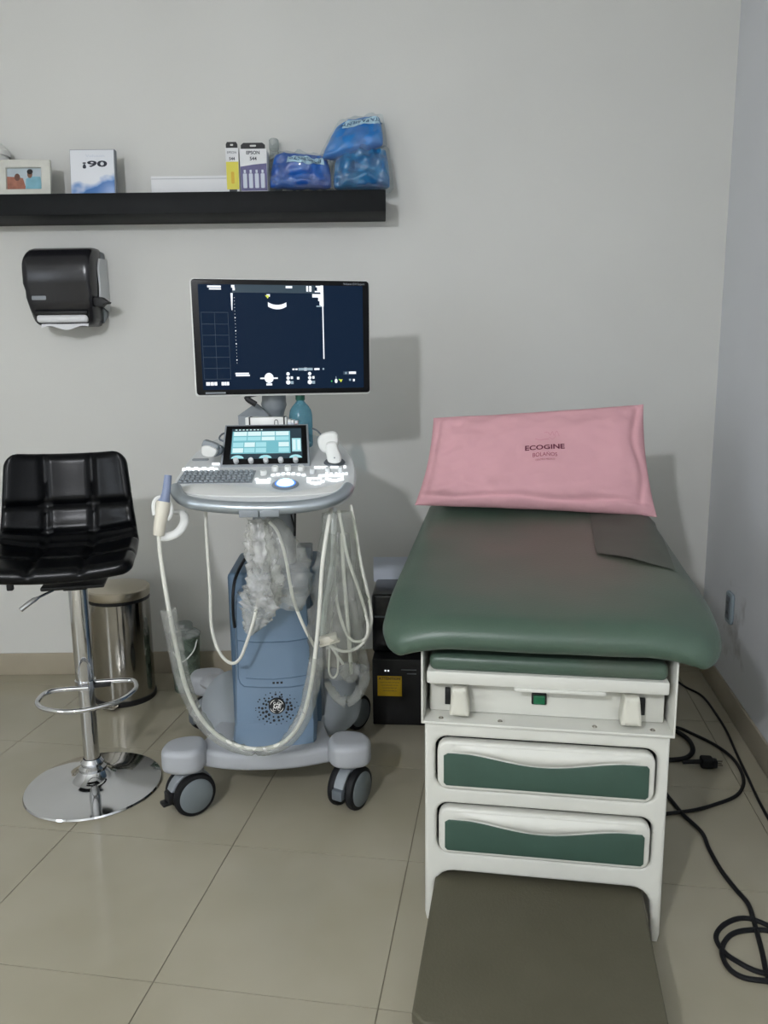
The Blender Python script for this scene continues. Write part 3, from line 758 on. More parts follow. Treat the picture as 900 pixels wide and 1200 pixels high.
packet('crinkled wrapped blue packet at the bottom of the packet pile',
       [P(392, 181, 3.19), P(455, 174, 3.19), P(461, 222, 3.15), P(387, 222, 3.14)], 0.042, 'pouch_c', None, None, 0, 0.028, 6.0)
packet('bright blue packet lettered ATA PACIENTE upside down lying on top of the pile',
       [P(396, 146, 3.21), P(447, 136, 3.21), P(453, 170, 3.15), P(372, 190, 3.14)], 0.035, 'pouch_b', (-0.50, 0.92, 0.20, 0.64), 'ATA PACIENTE', pi + 0.04, 0.010, 9.0, 0.022)

# ------------------------------------------------------------------ paper towel dispenser
yd = 3.07; xl_, xr_ = P(25, 320, yd).x, P(104, 320, yd).x
ztop, zbot = P(60, 286, 3.10).z, P(60, 381, 3.10).z
dsp = thing('towel_dispenser', 'black smoked paper towel dispenser mounted on the back wall', 'dispenser', ((xl_ + xr_) / 2, YB, zbot))
hw = (xr_ - xl_) / 2; hh = ztop - zbot
def prof_extrude(B, prof, x0, x1, bev=0.012):
    # prof in (y,z); rounded towards both ends
    n = len(prof); cy = sum(p[0] for p in prof) / n; cz_ = sum(p[1] for p in prof) / n; rings = []
    st_ = [(x0, 0.86), (x0 + bev * .25, 0.93), (x0 + bev * .6, 0.98), (x0 + bev * 1.2, 1.0), (x1 - bev * 1.2, 1.0), (x1 - bev * .6, .98), (x1 - bev * .25, .93), (x1, .86)]
    for x, s in st_:
        rings.append([B.verts.new((x, min(0, cy + (p[0] - cy) * s) if p[0] > -0.004 else cy + (p[0] - cy) * s, cz_ + (p[1] - cz_) * s)) for p in prof])
    for a_, b_ in zip(rings[:-1], rings[1:]):
        for i in range(n): B.faces.new((a_[i], a_[(i + 1) % n], b_[(i + 1) % n], b_[i]))
    B.faces.new(rings[0][::-1]); B.faces.new(rings[-1])
D_ = YB - yd
cov = [(-0.045, hh)] + [(-0.045 - (D_ - 0.045) * sin(t) ** 0.8, hh * 0.72 + hh * 0.28 * cos(t)) for t in [pi / 2 * i / 8 for i in range(1, 9)]]
cov += [(-D_ - 0.004, hh * 0.5), (-D_ + 0.012, hh * 0.40), (-D_ + 0.010, hh * 0.30), (-D_ + 0.03, hh * 0.16), (-D_ + 0.055, hh * 0.02), (-D_ + 0.075, 0.0), (-0.045, hh * 0.0)]
B = bm(); prof_extrude(B, cov, -hw, hw, 0.02)
for v in B.verts: v.co.x *= 1 - 0.13 * max(0, 0.55 - v.co.z / hh)
cvr = part('cover', B, M['smoke'], dsp, ang=50)
B = bm(); prof_extrude(B, [(0, hh * 0.97), (-0.05, hh * 0.97), (-0.05, 0.012), (0, 0.04)], -hw + 0.004, hw - 0.004, 0.004); part('back_case', B, M['grey_mid'], dsp)
# grey side cheek on the right
B = bm(); shape(B, [[(-0.004, hh * .88), (-0.085, hh * .86), (-0.105, hh * .72), (-0.100, hh * .5), (-0.11, hh * .28), (-0.004, hh * .20)]], 0.008, 0.001, T(hw + 0.002, 0, 0) @ RZ(pi / 2) @ UPR @ Matrix.Scale(1, 4, (1, 0, 0)))
part('side_cheek', B, M['grey_lt'], dsp)
# window strip in cover: slightly raised translucent panel
B = bm(); N = 12; rows = []
for j in range(N + 1):
    t = j / N; z = hh * (0.36 + 0.40 * t)
    y = -D_ - 0.006 + 0.03 * max(0, t - 0.45) ** 1.6
    rows.append([B.verts.new((-hw * 0.72 + 1.44 * hw * i / 4, y - 0.002, z)) for i in range(5)])
# ridge lines instead of a free panel: thin trim frame around the viewing area
pts_ = [rows[0][0].co, rows[0][4].co, rows[N // 2][4].co, rows[N][4].co, rows[N][0].co, rows[N // 2][0].co]
pts_ = [p.copy() for p in pts_]; B.free()
B = bm(); shape(B, [rrect(-0.028, -0.008, 0.028, 0.008, 0.004)], 0.003, 0.001, T(-hw * 0.58, -D_ + 0.011, hh * 0.335) @ RX(radians(-4)) @ UPR); part('badge', B, M['grey_mid'], dsp)
B = bm(); box(B, (-hw * 0.02, -D_ + 0.056, hh * 0.085), (hw * 1.55, 0.05, hh * 0.10), 0.012, 3); part('paper_slot', B, M['paper'], dsp)
B = bm(); box(B, (0, -D_ + 0.040, hh * 0.155), (hw * 1.6, 0.05, 0.010), 0.003); part('tear_bar', B, M['black'], dsp)
B = bm(); N = 16; r1, r2 = [], []
for i in range(N + 1):
    x = -hw * 0.72 + hw * 1.44 * i / N; r1.append(B.verts.new((x, -D_ + 0.062, 0.02))); r2.append(B.verts.new((x, -D_ + 0.050, -0.006 + 0.008 * sin(i * .55) - 0.004)))
for i in range(N): B.faces.new((r1[i], r1[i + 1], r2[i + 1], r2[i]))
bmesh.ops.solidify(B, geom=B.faces[:], thickness=0.0008); part('paper_towel', B, M['paper'], dsp)
B = bm(); shape(B, [[(-0.035, 0.012), (-0.02, 0.026), (0.02, 0.022), (0.045, 0.002), (0.055, -0.002), (0.05, -0.010), (0.03, -0.012), (0.015, -0.026), (-0.02, -0.026), (-0.035, -0.01)]], 0.04, 0.006, T(hw + 0.016, -D_ + 0.055, hh * 0.29) @ UPR @ Matrix.Scale(0.75, 4))
part('lever', B, M['black'], dsp)

# ------------------------------------------------------------------ ultrasound machine
CYAW = radians(2.7)
cart = thing('ultrasound_machine', 'wheeled ultrasound machine with blue tower, lit console and wide monitor', 'ultrasound machine', (-0.375, 2.42, 0), CYAW)
CI = inv(cart)
def C(x, y, Y): return CI @ P(x, y, Y)
# base: curved front rail, corner feet, arched side lobes
CF = [(-0.242, -0.268), (0.246, -0.268), (-0.272, 0.30), (0.258, 0.30)]
def base_outline():
    o = []
    o += [(-0.225, -0.250), (-0.17, -0.276), (-0.09, -0.298), (0.0, -0.304), (0.09, -0.298), (0.17, -0.276), (0.225, -0.250)]
    o += [(0.19, -0.19), (0.165, -0.08), (0.155, 0.05), (0.20, 0.20), (0.262, 0.27), (0.25, 0.33), (0.18, 0.315), (0.0, 0.30), (-0.19, 0.315), (-0.262, 0.33), (-0.275, 0.27), (-0.21, 0.20), (-0.17, 0.05), (-0.18, -0.08), (-0.205, -0.19)]
    return [(p.x, p.y) for p in catmull([(x, y, 0) for x, y in o], 4, True)]
B = bm(); shape(B, [base_outline()], 0.055, 0.016, T(0, 0, 0.172), 4)
base = part('base_frame', B, M['grey_base'], cart)
for i, (x, y) in enumerate(CF):
    sx = -1 if x < 0 else 1; f = 1 if y > 0 else -1
    o = [(0.06, 0.0)]
    B = bm()
    outl = [(p.x, p.y) for p in catmull([(sx * 0.055, f * 0.045, 0), (0, f * 0.06, 0), (-sx * 0.045, f * 0.045, 0), (-sx * 0.062, 0, 0), (-sx * 0.045, -f * 0.055, 0), (0.0, -f * 0.065, 0), (sx * 0.05, -f * 0.045, 0), (sx * 0.068, 0, 0)], 5, True)]
    if sx * f > 0: outl = outl[::-1]
    shape(B, [outl], 0.075, 0.020, T(x, y, 0.187), 4)
    part('corner_foot', B, M['grey_base'], base)
# rear wheel arches
for sx, x in ((-1, -0.24), (1, 0.235)):
    B = bm(); tube(B, [(x * 0.55, 0.12, 0.19), (x * 0.9, 0.19, 0.215), (x * 1.08, 0.27, 0.20)], 0.045, 12, 5, flat=0.6); part('rear_arch', B, M['grey_base'], base)
# round side dishes between tower and feet
for sx, x in ((-1, -0.135), (1, 0.185)):
    B = bm(); lathe(B, [(0, 0.022), (0.06, 0.018), (0.10, 0.006), (0.112, -0.006), (0.10, -0.012), (0, -0.012)], 36)
    part('side_dish', B, M['grey_mid'], base, T(x, -0.03, 0.245) @ RZ(radians(sx * 18)) @ RX(radians(58)))
def caster(x, y, yaw, brake):
    t = bm(); mx = T(x, y, 0) @ RZ(yaw)
    B = bm(); R_ = 0.066
    # fork hood wrapping over the wheels
    prof = [(R_ * 1.06 * cos(a_), R_ + R_ * 1.06 * sin(a_)) for a_ in [radians(12 + 150 * i / 12) for i in range(13)]]
    inn = [(R_ * 0.90 * cos(a_), R_ + R_ * 0.90 * sin(a_)) for a_ in [radians(162 - 150 * i / 12) for i in range(13)]]
    shape(B, [prof + inn], 0.034, 0.003, mx @ UPR)
    box(B, (0.016, 0, R_ + 0.02), (0.05, 0.030, 0.10), 0.006, mx=mx)
    lathe(B, [(0.032, 0.118), (0.032, 0.152), (0, 0.152)], 20, (0.012, 0, 0), mx=mx)
    cs = part('caster', B, M['grey_mid'], cart)
    for s in (-1, 1):
        B = bm(); lathe(B, [(0.0, -0.013), (R_ * .86, -0.013), (R_ * .96, -0.010), (R_, -0.004), (R_, 0.004), (R_ * .96, 0.010), (R_ * .86, 0.013), (0, 0.013)], 36)
        wl_ = part('wheel', B, M['rubber'], cs, mx @ T(0, s * 0.031, R_) @ RX(pi / 2))
        B = bm(); lathe(B, [(0, 0.004), (R_ * .72, 0.003), (R_ * .80, -0.001), (R_ * .80, -0.003), (0, -0.003)], 36)
        part('hub_cap', B, M['wheel_cap'], cs, mx @ T(0, s * 0.0455, R_) @ RX(-s * pi / 2))
    B = bm(); box(B, (-R_ * 0.95, 0, R_ * 1.05), (0.03, 0.036, 0.034), 0.006, mx=mx)
    if brake: box(B, (-R_ * 1.18, 0.0, R_ * 0.80), (0.03, 0.03, 0.012), 0.004, mx=mx)
    part('brake_tab', B, M['grey_dk'] if not brake else M['black'], cs)
# front face of each wheel pair looks toward the viewer
caster(CF[0][0] + 0.005, CF[0][1] + 0.015, radians(35), True)
caster(CF[1][0] + 0.002, CF[1][1] + 0.008, radians(58), False)
caster(CF[2][0], CF[2][1] - 0.02, radians(40), False)
caster(CF[3][0], CF[3][1] - 0.02, radians(50), False)
# tower
TX = 0.020; TF = -0.175
def tower_sec(z):   # half width and front y
    t = (z - 0.17) / 0.48
    return 0.124 - 0.012 * t
B = bm()
secs = [(0.150, 0.128, TF - 0.085), (0.185, 0.128, TF - 0.082), (0.215, 0.127, TF - 0.060), (0.235, 0.1265, TF - 0.030), (0.250, 0.126, TF - 0.016), (0.30, 0.125, TF - 0.010), (0.36, 0.123, TF - 0.004), (0.372, 0.122, TF + 0.0), (0.50, 0.117, TF), (0.515, 0.116, TF), (0.64, 0.113, TF + 0.004), (0.650, 0.108, TF + 0.012)]
def tow_y(x, z):
    for a_, b_ in zip(secs[:-1], secs[1:]):
        if a_[0] <= z <= b_[0]:
            t = (z - a_[0]) / (b_[0] - a_[0]); hw_ = a_[1] + (b_[1] - a_[1]) * t; fy = a_[2] + (b_[2] - a_[2]) * t; break
    else: hw_, fy = 0.11, TF + 0.012
    q = [(0, -0.008), (hw_ * .4, -0.006), (hw_ - 0.03, 0.002), (hw_ - 0.008, 0.010), (hw_, 0.03)]; ax = min(abs(x - TX), hw_ - 1e-4)
    for a_, b_ in zip(q[:-1], q[1:]):
        if a_[0] <= ax <= b_[0]: return fy + a_[1] + (b_[1] - a_[1]) * (ax - a_[0]) / (b_[0] - a_[0])
    return fy
rings = []
for z, hw_, fy in secs:
    o = [(-hw_, 0.16), (-hw_, fy + 0.03), (-hw_ + 0.008, fy + 0.010), (-hw_ + 0.03, fy + 0.002), (-hw_ * .4, fy - 0.006), (0, fy - 0.008), (hw_ * .4, fy - 0.006), (hw_ - 0.03, fy + 0.002), (hw_ - 0.008, fy + 0.010), (hw_, fy + 0.03), (hw_, 0.16)]
    rings.append([B.verts.new((TX + x, y, z)) for x, y in o])
for a_, b_ in zip(rings[:-1], rings[1:]):
    n = len(a_)
    for i in range(n): B.faces.new((a_[i], a_[(i + 1) % n], b_[(i + 1) % n], b_[i]))
B.faces.new(rings[0][::-1]); B.faces.new(rings[-1])
tow = part('tower', B, M['blue'], cart, ang=30)
B = bm(); box(B, (TX + 0.0, 0.06, 0.42), (0.285, 0.30, 0.56), 0.015, 3); box(B, (TX + 0.10, 0.0, 0.66), (0.12, 0.16, 0.10), 0.01, 3); part('rear_tower', B, M['blue_dk'], cart)
B = bm(); box(B, (TX + 0.14, 0.06, 0.36), (0.02, 0.28, 0.42), 0.006); part('tower_side', B, M['grey_dk'], tow)
def seam(pts, r):
    q = []
    for a_, b_ in zip(pts[:-1], pts[1:]):
        for k in range(8): t = k / 8; q.append((a_[0] + (b_[0] - a_[0]) * t, a_[1] + (b_[1] - a_[1]) * t))
    q.append(pts[-1])
    B = bm(); tube(B, [(TX + x, tow_y(TX + x, z) + r * 0.3, z) for x, z in q], r, 6, 1, smooth=False); part('panel_seam', B, M['blue_dk'], tow)
seam([(-0.108, 0.508), (-0.05, 0.505), (0.05, 0.505), (0.108, 0.508)], 0.0024)
seam([(-0.106, 0.63), (-0.108, 0.50), (-0.109, 0.385), (-0.104, 0.370), (-0.092, 0.362), (0.05, 0.359), (0.112, 0.362)], 0.0022)
seam([(-0.085, 0.388), (0.0, 0.385), (0.105, 0.391)], 0.0016)
for dx in (-0.012, 0, 0.012):
    B = bm(); shape(B, [rrect(-0.0035, -0.003, 0.0035, 0.003, 0.001)], 0.002, 0, T(TX + 0.012 + dx, tow_y(TX + .012 + dx, 0.374) - 0.0005, 0.374) @ UPR); part('indicator_dot', B, M['black'], tow)
B = bm(); box(B, (TX + 0.01, TF + 0.004, 0.6475), (0.08, 0.012, 0.006), 0.002); part('top_slot', B, M['black'], tow)
# speaker holes around the emblem
rnd = random.Random(3); B = bm(); EX, EZ = TX + 0.008, 0.303
for ring_, (rr, cnt, sz) in enumerate(((0.034, 15, 0.0042), (0.044, 19, 0.0036), (0.054, 22, 0.0028), (0.064, 24, 0.0022))):
    for i in range(cnt):
        a_ = 2 * pi * (i + rnd.random() * .7) / cnt
        if ring_ > 1 and rnd.random() < 0.3: continue
        x, z = EX + rr * 1.02 * cos(a_), EZ - 0.012 * (rr / .064) + rr * 0.86 * sin(a_)
        if z > 0.352 or z < 0.242: continue
        mo = T(x, tow_y(x, z) - 0.0008, z) @ RX(radians(-6)) @ UPR
        disc(B, (0, 0, 0), sz * (0.7 + .6 * rnd.random()), 6, mo)
part('speaker_holes', B, M['black'], tow, kind='stuff')
em = T(EX, tow_y(EX, EZ) - 0.0012, EZ) @ RX(radians(-5)) @ UPR
B = bm(); lathe(B, [(0, 0.003), (0.0245, 0.003), (0.026, 0.0), (0.026, -0.002)], 32, mx=em); emb = part('emblem', B, M['black'], tow)
B = bm()
def arc_strip(B, c, r, a0, a1, w0, z, mx, n=18):
    ps = []
    for i in range(n + 1):
        a_ = a0 + (a1 - a0) * i / n; ww = w0 * sin(pi * (i + .3) / (n + .6)) ** .6
        ps.append(((c[0] + (r + ww) * cos(a_), c[1] + (r + ww) * sin(a_), z), (c[0] + (r - ww) * cos(a_), c[1] + (r - ww) * sin(a_), z)))
    for p, q in zip(ps[:-1], ps[1:]): flat(B, [p[0], p[1], q[1], q[0]], mx)
for k in range(4): arc_strip(B, (0, 0), 0.0205, k * pi / 2 + 0.25, k * pi / 2 + 1.35, 0.0012, 0.0034, em)
text(B, 'GE', 0.020, em @ T(0, 0, 0.0036), bold=0.0006, shear=0.25)
for sx in (-1, 1):
    arc_strip(B, (sx * 0.007, -0.009), 0.0045, 0, 2 * pi * .95, 0.0009, 0.0034, em)
    arc_strip(B, (sx * 0.006, 0.0095), 0.0035, 0, 2 * pi * .95, 0.0009, 0.0034, em)
part('emblem_script', B, M['white_pl'], emb)
# lift column and neck under the console
B = bm(); box(B, (TX, 0.03, 0.80), (0.13, 0.12, 0.30), 0.02, 3); part('lift_column', B, M['grey_mid'], cart)
B = bm(); box(B, (TX + 0.095, 0.03, 0.735), (0.05, 0.08, 0.05), 0.006); part('junction_box', B, M['grey_mid'], cart)
# console deck on a tilted plane
KT = radians(15.5)
KM = T(0, -0.285, 0.962) @ RX(KT)
KW = RM[cart.name] @ KM; KWI = KW.inverted()
def K(px, py, h=0.0):
    o = KWI @ Vector((0, 0, H)); d = KWI.to_3x3() @ ray(px, py)
    t = (h - o.z) / d.z; q = o + d * t
    return q
def KP(px, py, h=0.0): q = K(px, py, h); return KM @ q
out_img = [(203, 577), (201, 570), (206, 560), (218, 542), (232, 527), (250, 515), (290, 508), (340, 506), (388, 513), (408, 527), (415, 541), (417, 557), (413, 571), (401, 582), (380, 586), (340, 588), (303, 589), (260, 588), (222, 585)]
ok = [K(x, y) for x, y in out_img]
outl = [(p.x, p.y) for p in catmull([(q.x, q.y, 0) for q in ok], 4, True)]
B = bm(); shape(B, [outl], 0.028, 0.010, KM @ T(0, 0, -0.014), 3)
con = part('console', B, M['grey_lt'], cart)
B = bm(); sh = [(x * 0.78, y * 0.66 + 0.105) for x, y in outl]; shape(B, [sh], 0.05, 0.014, KM @ T(0, 0, -0.052), 3); part('console_underside', B, M['grey_mid'], con)
# front handle
hp = [(206, 572, 0.006), (210, 580, 0.000), (224, 588, -0.006), (260, 592.5, -0.012), (303, 594, -0.014), (350, 592.5, -0.012), (384, 587, -0.006), (401, 579, 0.000), (408, 571, 0.006)]
B = bm(); tube(B, [KP(x, y, h) + Vector((0, -0.02 * max(0, 1 - abs((x - 305) / 105) ** 4), 0)) for x, y, h in hp], 0.0185, 14, 6, flat=0.95)
part('handle', B, M['silver'], con)
for dx in (-0.0285, 0.0285):
    q = KP(305, 598, -0.020) ; B = bm(); box(B, (q.x + dx, q.y - 0.024, q.z - 0.004), (0.054, 0.022, 0.020), 0.003); part('handle_latch', B, M['grey_mid'], con)
# palm rest step
B = bm()
pr_ = [K(x, y) for x, y in ((212, 573), (240, 568), (300, 573), (330, 578), (380, 572), (402, 566), (397, 576), (360, 581), (303, 583), (250, 582), (222, 579))]
o = [(p.x, p.y) for p in catmull([(q.x, q.y, 0) for q in pr_], 3, True)]
shape(B, [o], 0.004, 0.0015, KM @ T(0, 0, 0.002)); part('palm_rest', B, M['white_pl'], con)
# keyboard
a0_, a1_, b0_, b1_ = K(212, 555), K(298, 553), K(206, 566), K(293, 565)
B = bm(); fr = K(207, 567), K(295, 566), K(300, 552), K(216, 553)
shape(B, [[(q.x, q.y) for q in fr]], 0.002, 0, KM @ T(0, 0, 0.001)); part('keyboard_bed', B, M['grey_mid'], con)
B = bm()
for r_ in range(5):
    for c_ in range(14):
        u, v = (c_ + 0.5 + 0.15 * (r_ % 2)) / 14.3, (r_ + 0.5) / 5
        p = (fr[0] * (1 - u) + fr[1] * u) * (1 - v) + (fr[3] * (1 - u) + fr[2] * u) * v
        box(B, (p.x, p.y, 0.0045), (0.0105, 0.0085, 0.006), 0.0015, 1, mx=KM)
part('keyboard_keys', B, M['key'], con, kind='stuff')
# lit keys
B = bm(); rnd = random.Random(5)
def lit(px, py, w_=0.010, h_=0.006):
    q = K(px, py); box(B, (q.x, q.y, 0.003), (w_ * 1.2, h_ * 1.25, 0.005), 0.001, 1, mx=KM)
for i in range(9): lit(216 + i * 4.6, 551 - (i % 2) * 1.2, 0.010, 0.008)
for i in range(3): lit(250 + i * 3, 544.5, 0.006, 0.006)
for i in range(5): lit(301 + i * 3.6, 562.5 + (1.5 if i in (1, 2, 3) else 0), 0.008, 0.007)
for i in range(5): lit(302 + i * 3.2, 566, 0.007, 0.006)
for i in range(7): lit(320 + i * 6.0, 557.5 - 1.6 * sin(pi * i / 6), 0.009, 0.006)
for i in range(5): lit(362 + i * 4, 565 + 2.4 * sin(pi * i / 4), 0.009, 0.008)
for i in range(5): lit(361 + i * 3.6, 561.5, 0.007, 0.004)
for i in range(6): lit(383 + i * 3.6, 562 + 2.0 * sin(pi * i / 5), 0.008, 0.007)
for i in range(8): lit(375 + i * 3.7, 558.2, 0.008, 0.005)
for i in range(4): lit(370 + i * 4, 548.5, 0.008, 0.006)
for i in range(3): lit(389 + i * 3.4, 548.3, 0.008, 0.005)
lit(404, 548, 0.007, 0.007)
for i in range(2): lit(383 + i * 5, 556, 0.008, 0.005)
for i in range(4): lit(394 + i * 4, 556, 0.007, 0.005)
part('lit_keys', B, M['glow'], con, kind='stuff')
# trackball
q = K(334.5, 568.5)
B = bm(); lathe(B, [(0.020, 0.004), (0.034, 0.003), (0.040, 0.0005)], 32, mx=KM @ T(q.x, q.y, 0.0015)); tbr = part('trackball_ring', B, M['grey_mid'], con)
B = bm(); lathe(B, [(0.026, 0.0056), (0.031, 0.0052)], 32, mx=KM @ T(q.x, q.y, 0.0015)); part('lit_ring', B, M['ball_ring'], tbr)
B = bm(); lathe(B, [(0.026 * cos(a_), 0.014 * sin(a_)) for a_ in [pi / 2 * i / 6 for i in range(6)]] + [(0, 0.014)], 28, mx=KM @ T(q.x, q.y, 0.004)); part('trackball', B, M['ball'], tbr)
for px, py in ((309, 556.5), (322.5, 552), (337.5, 551.5), (353, 551.5), (366, 555), (384, 553.5), (399, 552.5)):
    q = K(px, py); B = bm(); big = px < 360
    r_ = 0.0105 if big else 0.008
    lathe(B, [(r_, 0), (r_, 0.012), (r_ * .85, 0.015), (0, 0.015)], 18, mx=KM @ T(q.x, q.y, 0.001)); part('knob', B, M['white_pl'] if big else M['grey_lt'], con)
# touch panel
TPB, TPT = KP(312, 547), None
tm_rot = radians(58)
tw0 = K(260, 546); tw1 = K(362, 546)
THW = (tw1.x - tw0.x) / 2 * 0.985; tcx = (tw0.x + tw1.x) / 2
TPM = KM @ T(tcx, (tw0.y + tw1.y) / 2, 0.008) @ RX(tm_rot - KT)
thh = 0.138
B = bm(); shape(B, [[(-THW * 1.05, -0.012), (THW * 1.05, -0.012), (THW * 0.99, thh), (-THW * .97, thh)]], 0.022, 0.004, TPM @ T(0, 0, -0.011)); tpn = part('touch_panel', B, M['grey_mid'], con)
B = bm(); shape(B, [[(-THW * .99, -0.002), (THW * .99, -0.002), (THW * 0.95, thh - 0.006), (-THW * .93, thh - 0.006)]], 0.002, 0.0005, TPM @ T(0, 0, 0.0008)); tsc = part('touch_glass', B, M['bezel'], tpn)
def tq(u, v, z=0.0022):    # u,v 0..1 over the glass
    w0_ = THW * .99; w1_ = THW * .94; ww = w0_ + (w1_ - w0_) * v
    return TPM @ Vector(((2 * u - 1) * ww, v * (thh - 0.008), z))
def tr(B, u0, v0, u1, v1, z=0.0022): flat(B, [tq(u0, v0, z), tq(u1, v0, z), tq(u1, v1, z), tq(u0, v1, z)])
s_bg, s_pale, s_cy, s_dk = bm(), bm(), bm(), bm()
tr(s_dk, 0.08, 0.12, 0.94, 0.93, 0.0020)
tr(s_bg, 0.09, 0.26, 0.80, 0.86, 0.0023)
for r_, (v0, v1) in enumerate(((0.74, 0.85), (0.61, 0.71), (0.44, 0.56), (0.29, 0.41))):
    for c_ in range(4 if r_ < 2 else 5):
        n = 4 if r_ < 2 else 5
        if r_ >= 2 and c_ == 3: continue
        tr(s_pale if (r_ == 0 or (r_ + c_) % 3 == 0) else s_cy, 0.10 + 0.69 * c_ / n + .006, v0, 0.10 + 0.69 * (c_ + 1) / n - .006, v1, 0.0026)
tr(s_cy, 0.82, 0.30, 0.93, 0.66, 0.0023); tr(s_pale, 0.83, 0.34, 0.865, 0.62, 0.0026); tr(s_pale, 0.885, 0.34, 0.92, 0.62, 0.0026)
for uc in (0.17, 0.5, 0.86):
    flat(s_cy, [tq(uc + 0.075 * cos(pi * i / 10), 0.135 + 0.085 * sin(pi * i / 10), 0.0026) for i in range(11)])
for i in range(8): tr(s_pale, 0.12 + 0.045 * i, 0.89, 0.145 + 0.045 * i, 0.915, 0.0026)
part('touch_graphics', [(s_bg, M['tch_bg']), (s_pale, M['tch_pale']), (s_cy, M['tch_cyan']), (s_dk, M['tch_dk'])], None, tpn)
for u in (0.16, 0.335, 0.51, 0.685, 0.86):
    B = bm(); lathe(B, [(0.0085, 0), (0.008, 0.016), (0.006, 0.018), (0, 0.018)], 14, mx=T(*(tq(u, 0.055, 0.0))) @ (TPM.to_3x3().to_4x4())); part('knob', B, M['grey_lt'], tpn)
# probe holders on the deck
for px, py, lab in ((392, 542, 'r'), (258, 528, 'l')):
    q = K(px, py); B = bm(); lathe(B, [(0.018, -0.004), (0.018, 0.004), (0.030, 0.005), (0.034, 0.0)], 24, mx=KM @ T(q.x, q.y, 0.0) ); part('probe_cup', B, M['grey_dk'], con)
q0, q1 = K(226, 541), K(244, 537)
B = bm(); shape(B, [rrect(-0.026, -0.008, 0.026, 0.008, 0.007)], 0.004, 0.001, KM @ T((q0.x + q1.x) / 2, (q0.y + q1.y) / 2, 0.001)); part('gel_slot', B, M['grey_mid'], con)
# monitor neck / arm
B = bm(); box(B, (TX + 0.005, 0.20, 1.00), (0.16, 0.13, 0.16), 0.03, 3); part('rear_housing', B, M['grey_mid'], cart)
nb = [C(322, 497, 2.60), C(321, 486, 2.60), C(321, 470, 2.59), C(321, 455, 2.58), C(322, 430, 2.56)]
B = bm(); tube(B, nb, 0.042, 18, 4, rf=lambda t: 1.05 - 0.25 * sin(pi * min(1, t * 2.2)) if t < .45 else 0.95); part('monitor_neck', B, M['grey_mid'], cart)
B = bm(); tube(B, [C(300, 474, 2.50), C(289, 466, 2.50), C(300, 462, 2.52), C(318, 459, 2.55)], 0.0065, 10, 5, flat=1.4); part('monitor_release_arm', B, M['black'], cart)
# monitor
MYAW = radians(12.5)
mc = (P(224, 328, 2.44) + P(433, 334, 2.56) + P(433, 459.5, 2.56) + P(229, 460.5, 2.44)) / 4
MW, MH = 0.5625, 0.361
MM = CI @ T(*mc) @ RZ(MYAW) @ RX(radians(90 + 1.0))
B = bm(); shape(B, [rrect(-MW / 2, -MH / 2, MW / 2, MH / 2, 0.012)], 0.030, 0.006, MM @ T(0, 0, -0.016), 3)
box(B, (0, 0, -0.045), (0.30, 0.20, 0.035), 0.012, 3, mx=MM)
mon = part('monitor', B, M['white_pl'], cart)
B = bm(); shape(B, [rrect(-MW / 2 + 0.004, -MH / 2 + 0.006, MW / 2 - 0.004, MH / 2 - 0.003, 0.010)], 0.003, 0.0008, MM @ T(0, 0, 0.0005)); part('bezel', B, M['bezel'], mon)
AW, AH = MW - 0.048, MH - 0.040
def mq(u, v, z=0.0026): return MM @ Vector(((u - .5) * AW, (.5 - v) * AH + 0.002, z))     # u right, v down
def mr(B, u0, v0, u1, v1, z=0.0028): flat(B, [mq(u0, v1, z), mq(u1, v1, z), mq(u1, v0, z), mq(u0, v0, z)])
B = bm(); mr(B, 0, 0, 1, 1, 0.0023); part('screen', B, M['scr'], mon)
W_, Dm, Gy, Yl, Gn, Br = bm(), bm(), bm(), bm(), bm(), bm()
mr(Br, 0.20, 0.0, 0.70, 0.075, 0.0025)
def mtext(B, s, u, v, size, align='CENTER', bold=0.0008): text(B, s, size, MM @ T((u - .5) * AW, (.5 - v) * AH + 0.002, 0.0029), bold=bold, align=align)
# left column: header, grid
mr(W_, 0.055, 0.012, 0.135, 0.030); mr(W_, 0.065, 0.036, 0.135, 0.050)
for v in (0.26, 0.37, 0.475, 0.58, 0.685, 0.79, 0.895): mr(Dm, 0.01, v, 0.17, v + 0.004)
for u in (0.01, 0.088, 0.168): mr(Dm, u, 0.26, u + 0.002, 0.895)
for u0, u1 in ((0.02, 0.044), (0.047, 0.066), (0.069, 0.086), (0.112, 0.128), (0.130, 0.142), (0.144, 0.158)): mr(W_, u0, 0.925, u1, 0.958)
# depth scale
mr(W_, 0.195, 0.005, 0.215, 0.030); mr(W_, 0.203, 0.03, 0.217, 0.055)
flat(W_, [mq(0.190, 0.08, .0028), mq(0.192, 0.24, .0028), mq(0.197, 0.24, .0028), mq(0.203, 0.08, .0028)][::1])
for i in range(21):
    v = 0.12 + i * 0.031; r_ = 0.006 if i in (6, 10, 14, 19) else 0.0028
    mr(W_, 0.211 - r_ / 2, v, 0.211 + r_ / 2, v + r_ * 1.8)
# probe footprint arc, marker
ar = []
for i in range(15):
    a_ = radians(240 + 60 * i / 14); ar.append(((0.4675 + 0.112 * cos(a_)), 0.02 - 0.19 * sin(a_)))
for p, q in zip(ar[:-1], ar[1:]):
    flat(W_, [mq(p[0], p[1] - 0.022, .0028), mq(p[0], p[1] + 0.020, .0028), mq(q[0], q[1] + 0.020, .0028), mq(q[0], q[1] - 0.022, .0028)])
flat(Yl, [mq(0.395, 0.098, .0029), mq(0.412, 0.13, .0029), mq(0.422, 0.098, .0029)]); mr(W_, 0.405, 0.088, 0.425, 0.112)
mr(W_, 0.522, 0.008, 0.562, 0.030)
mr(W_, 0.648, 0.006, 0.660, 0.06); mr(W_, 0.666, 0.006, 0.680, 0.06)
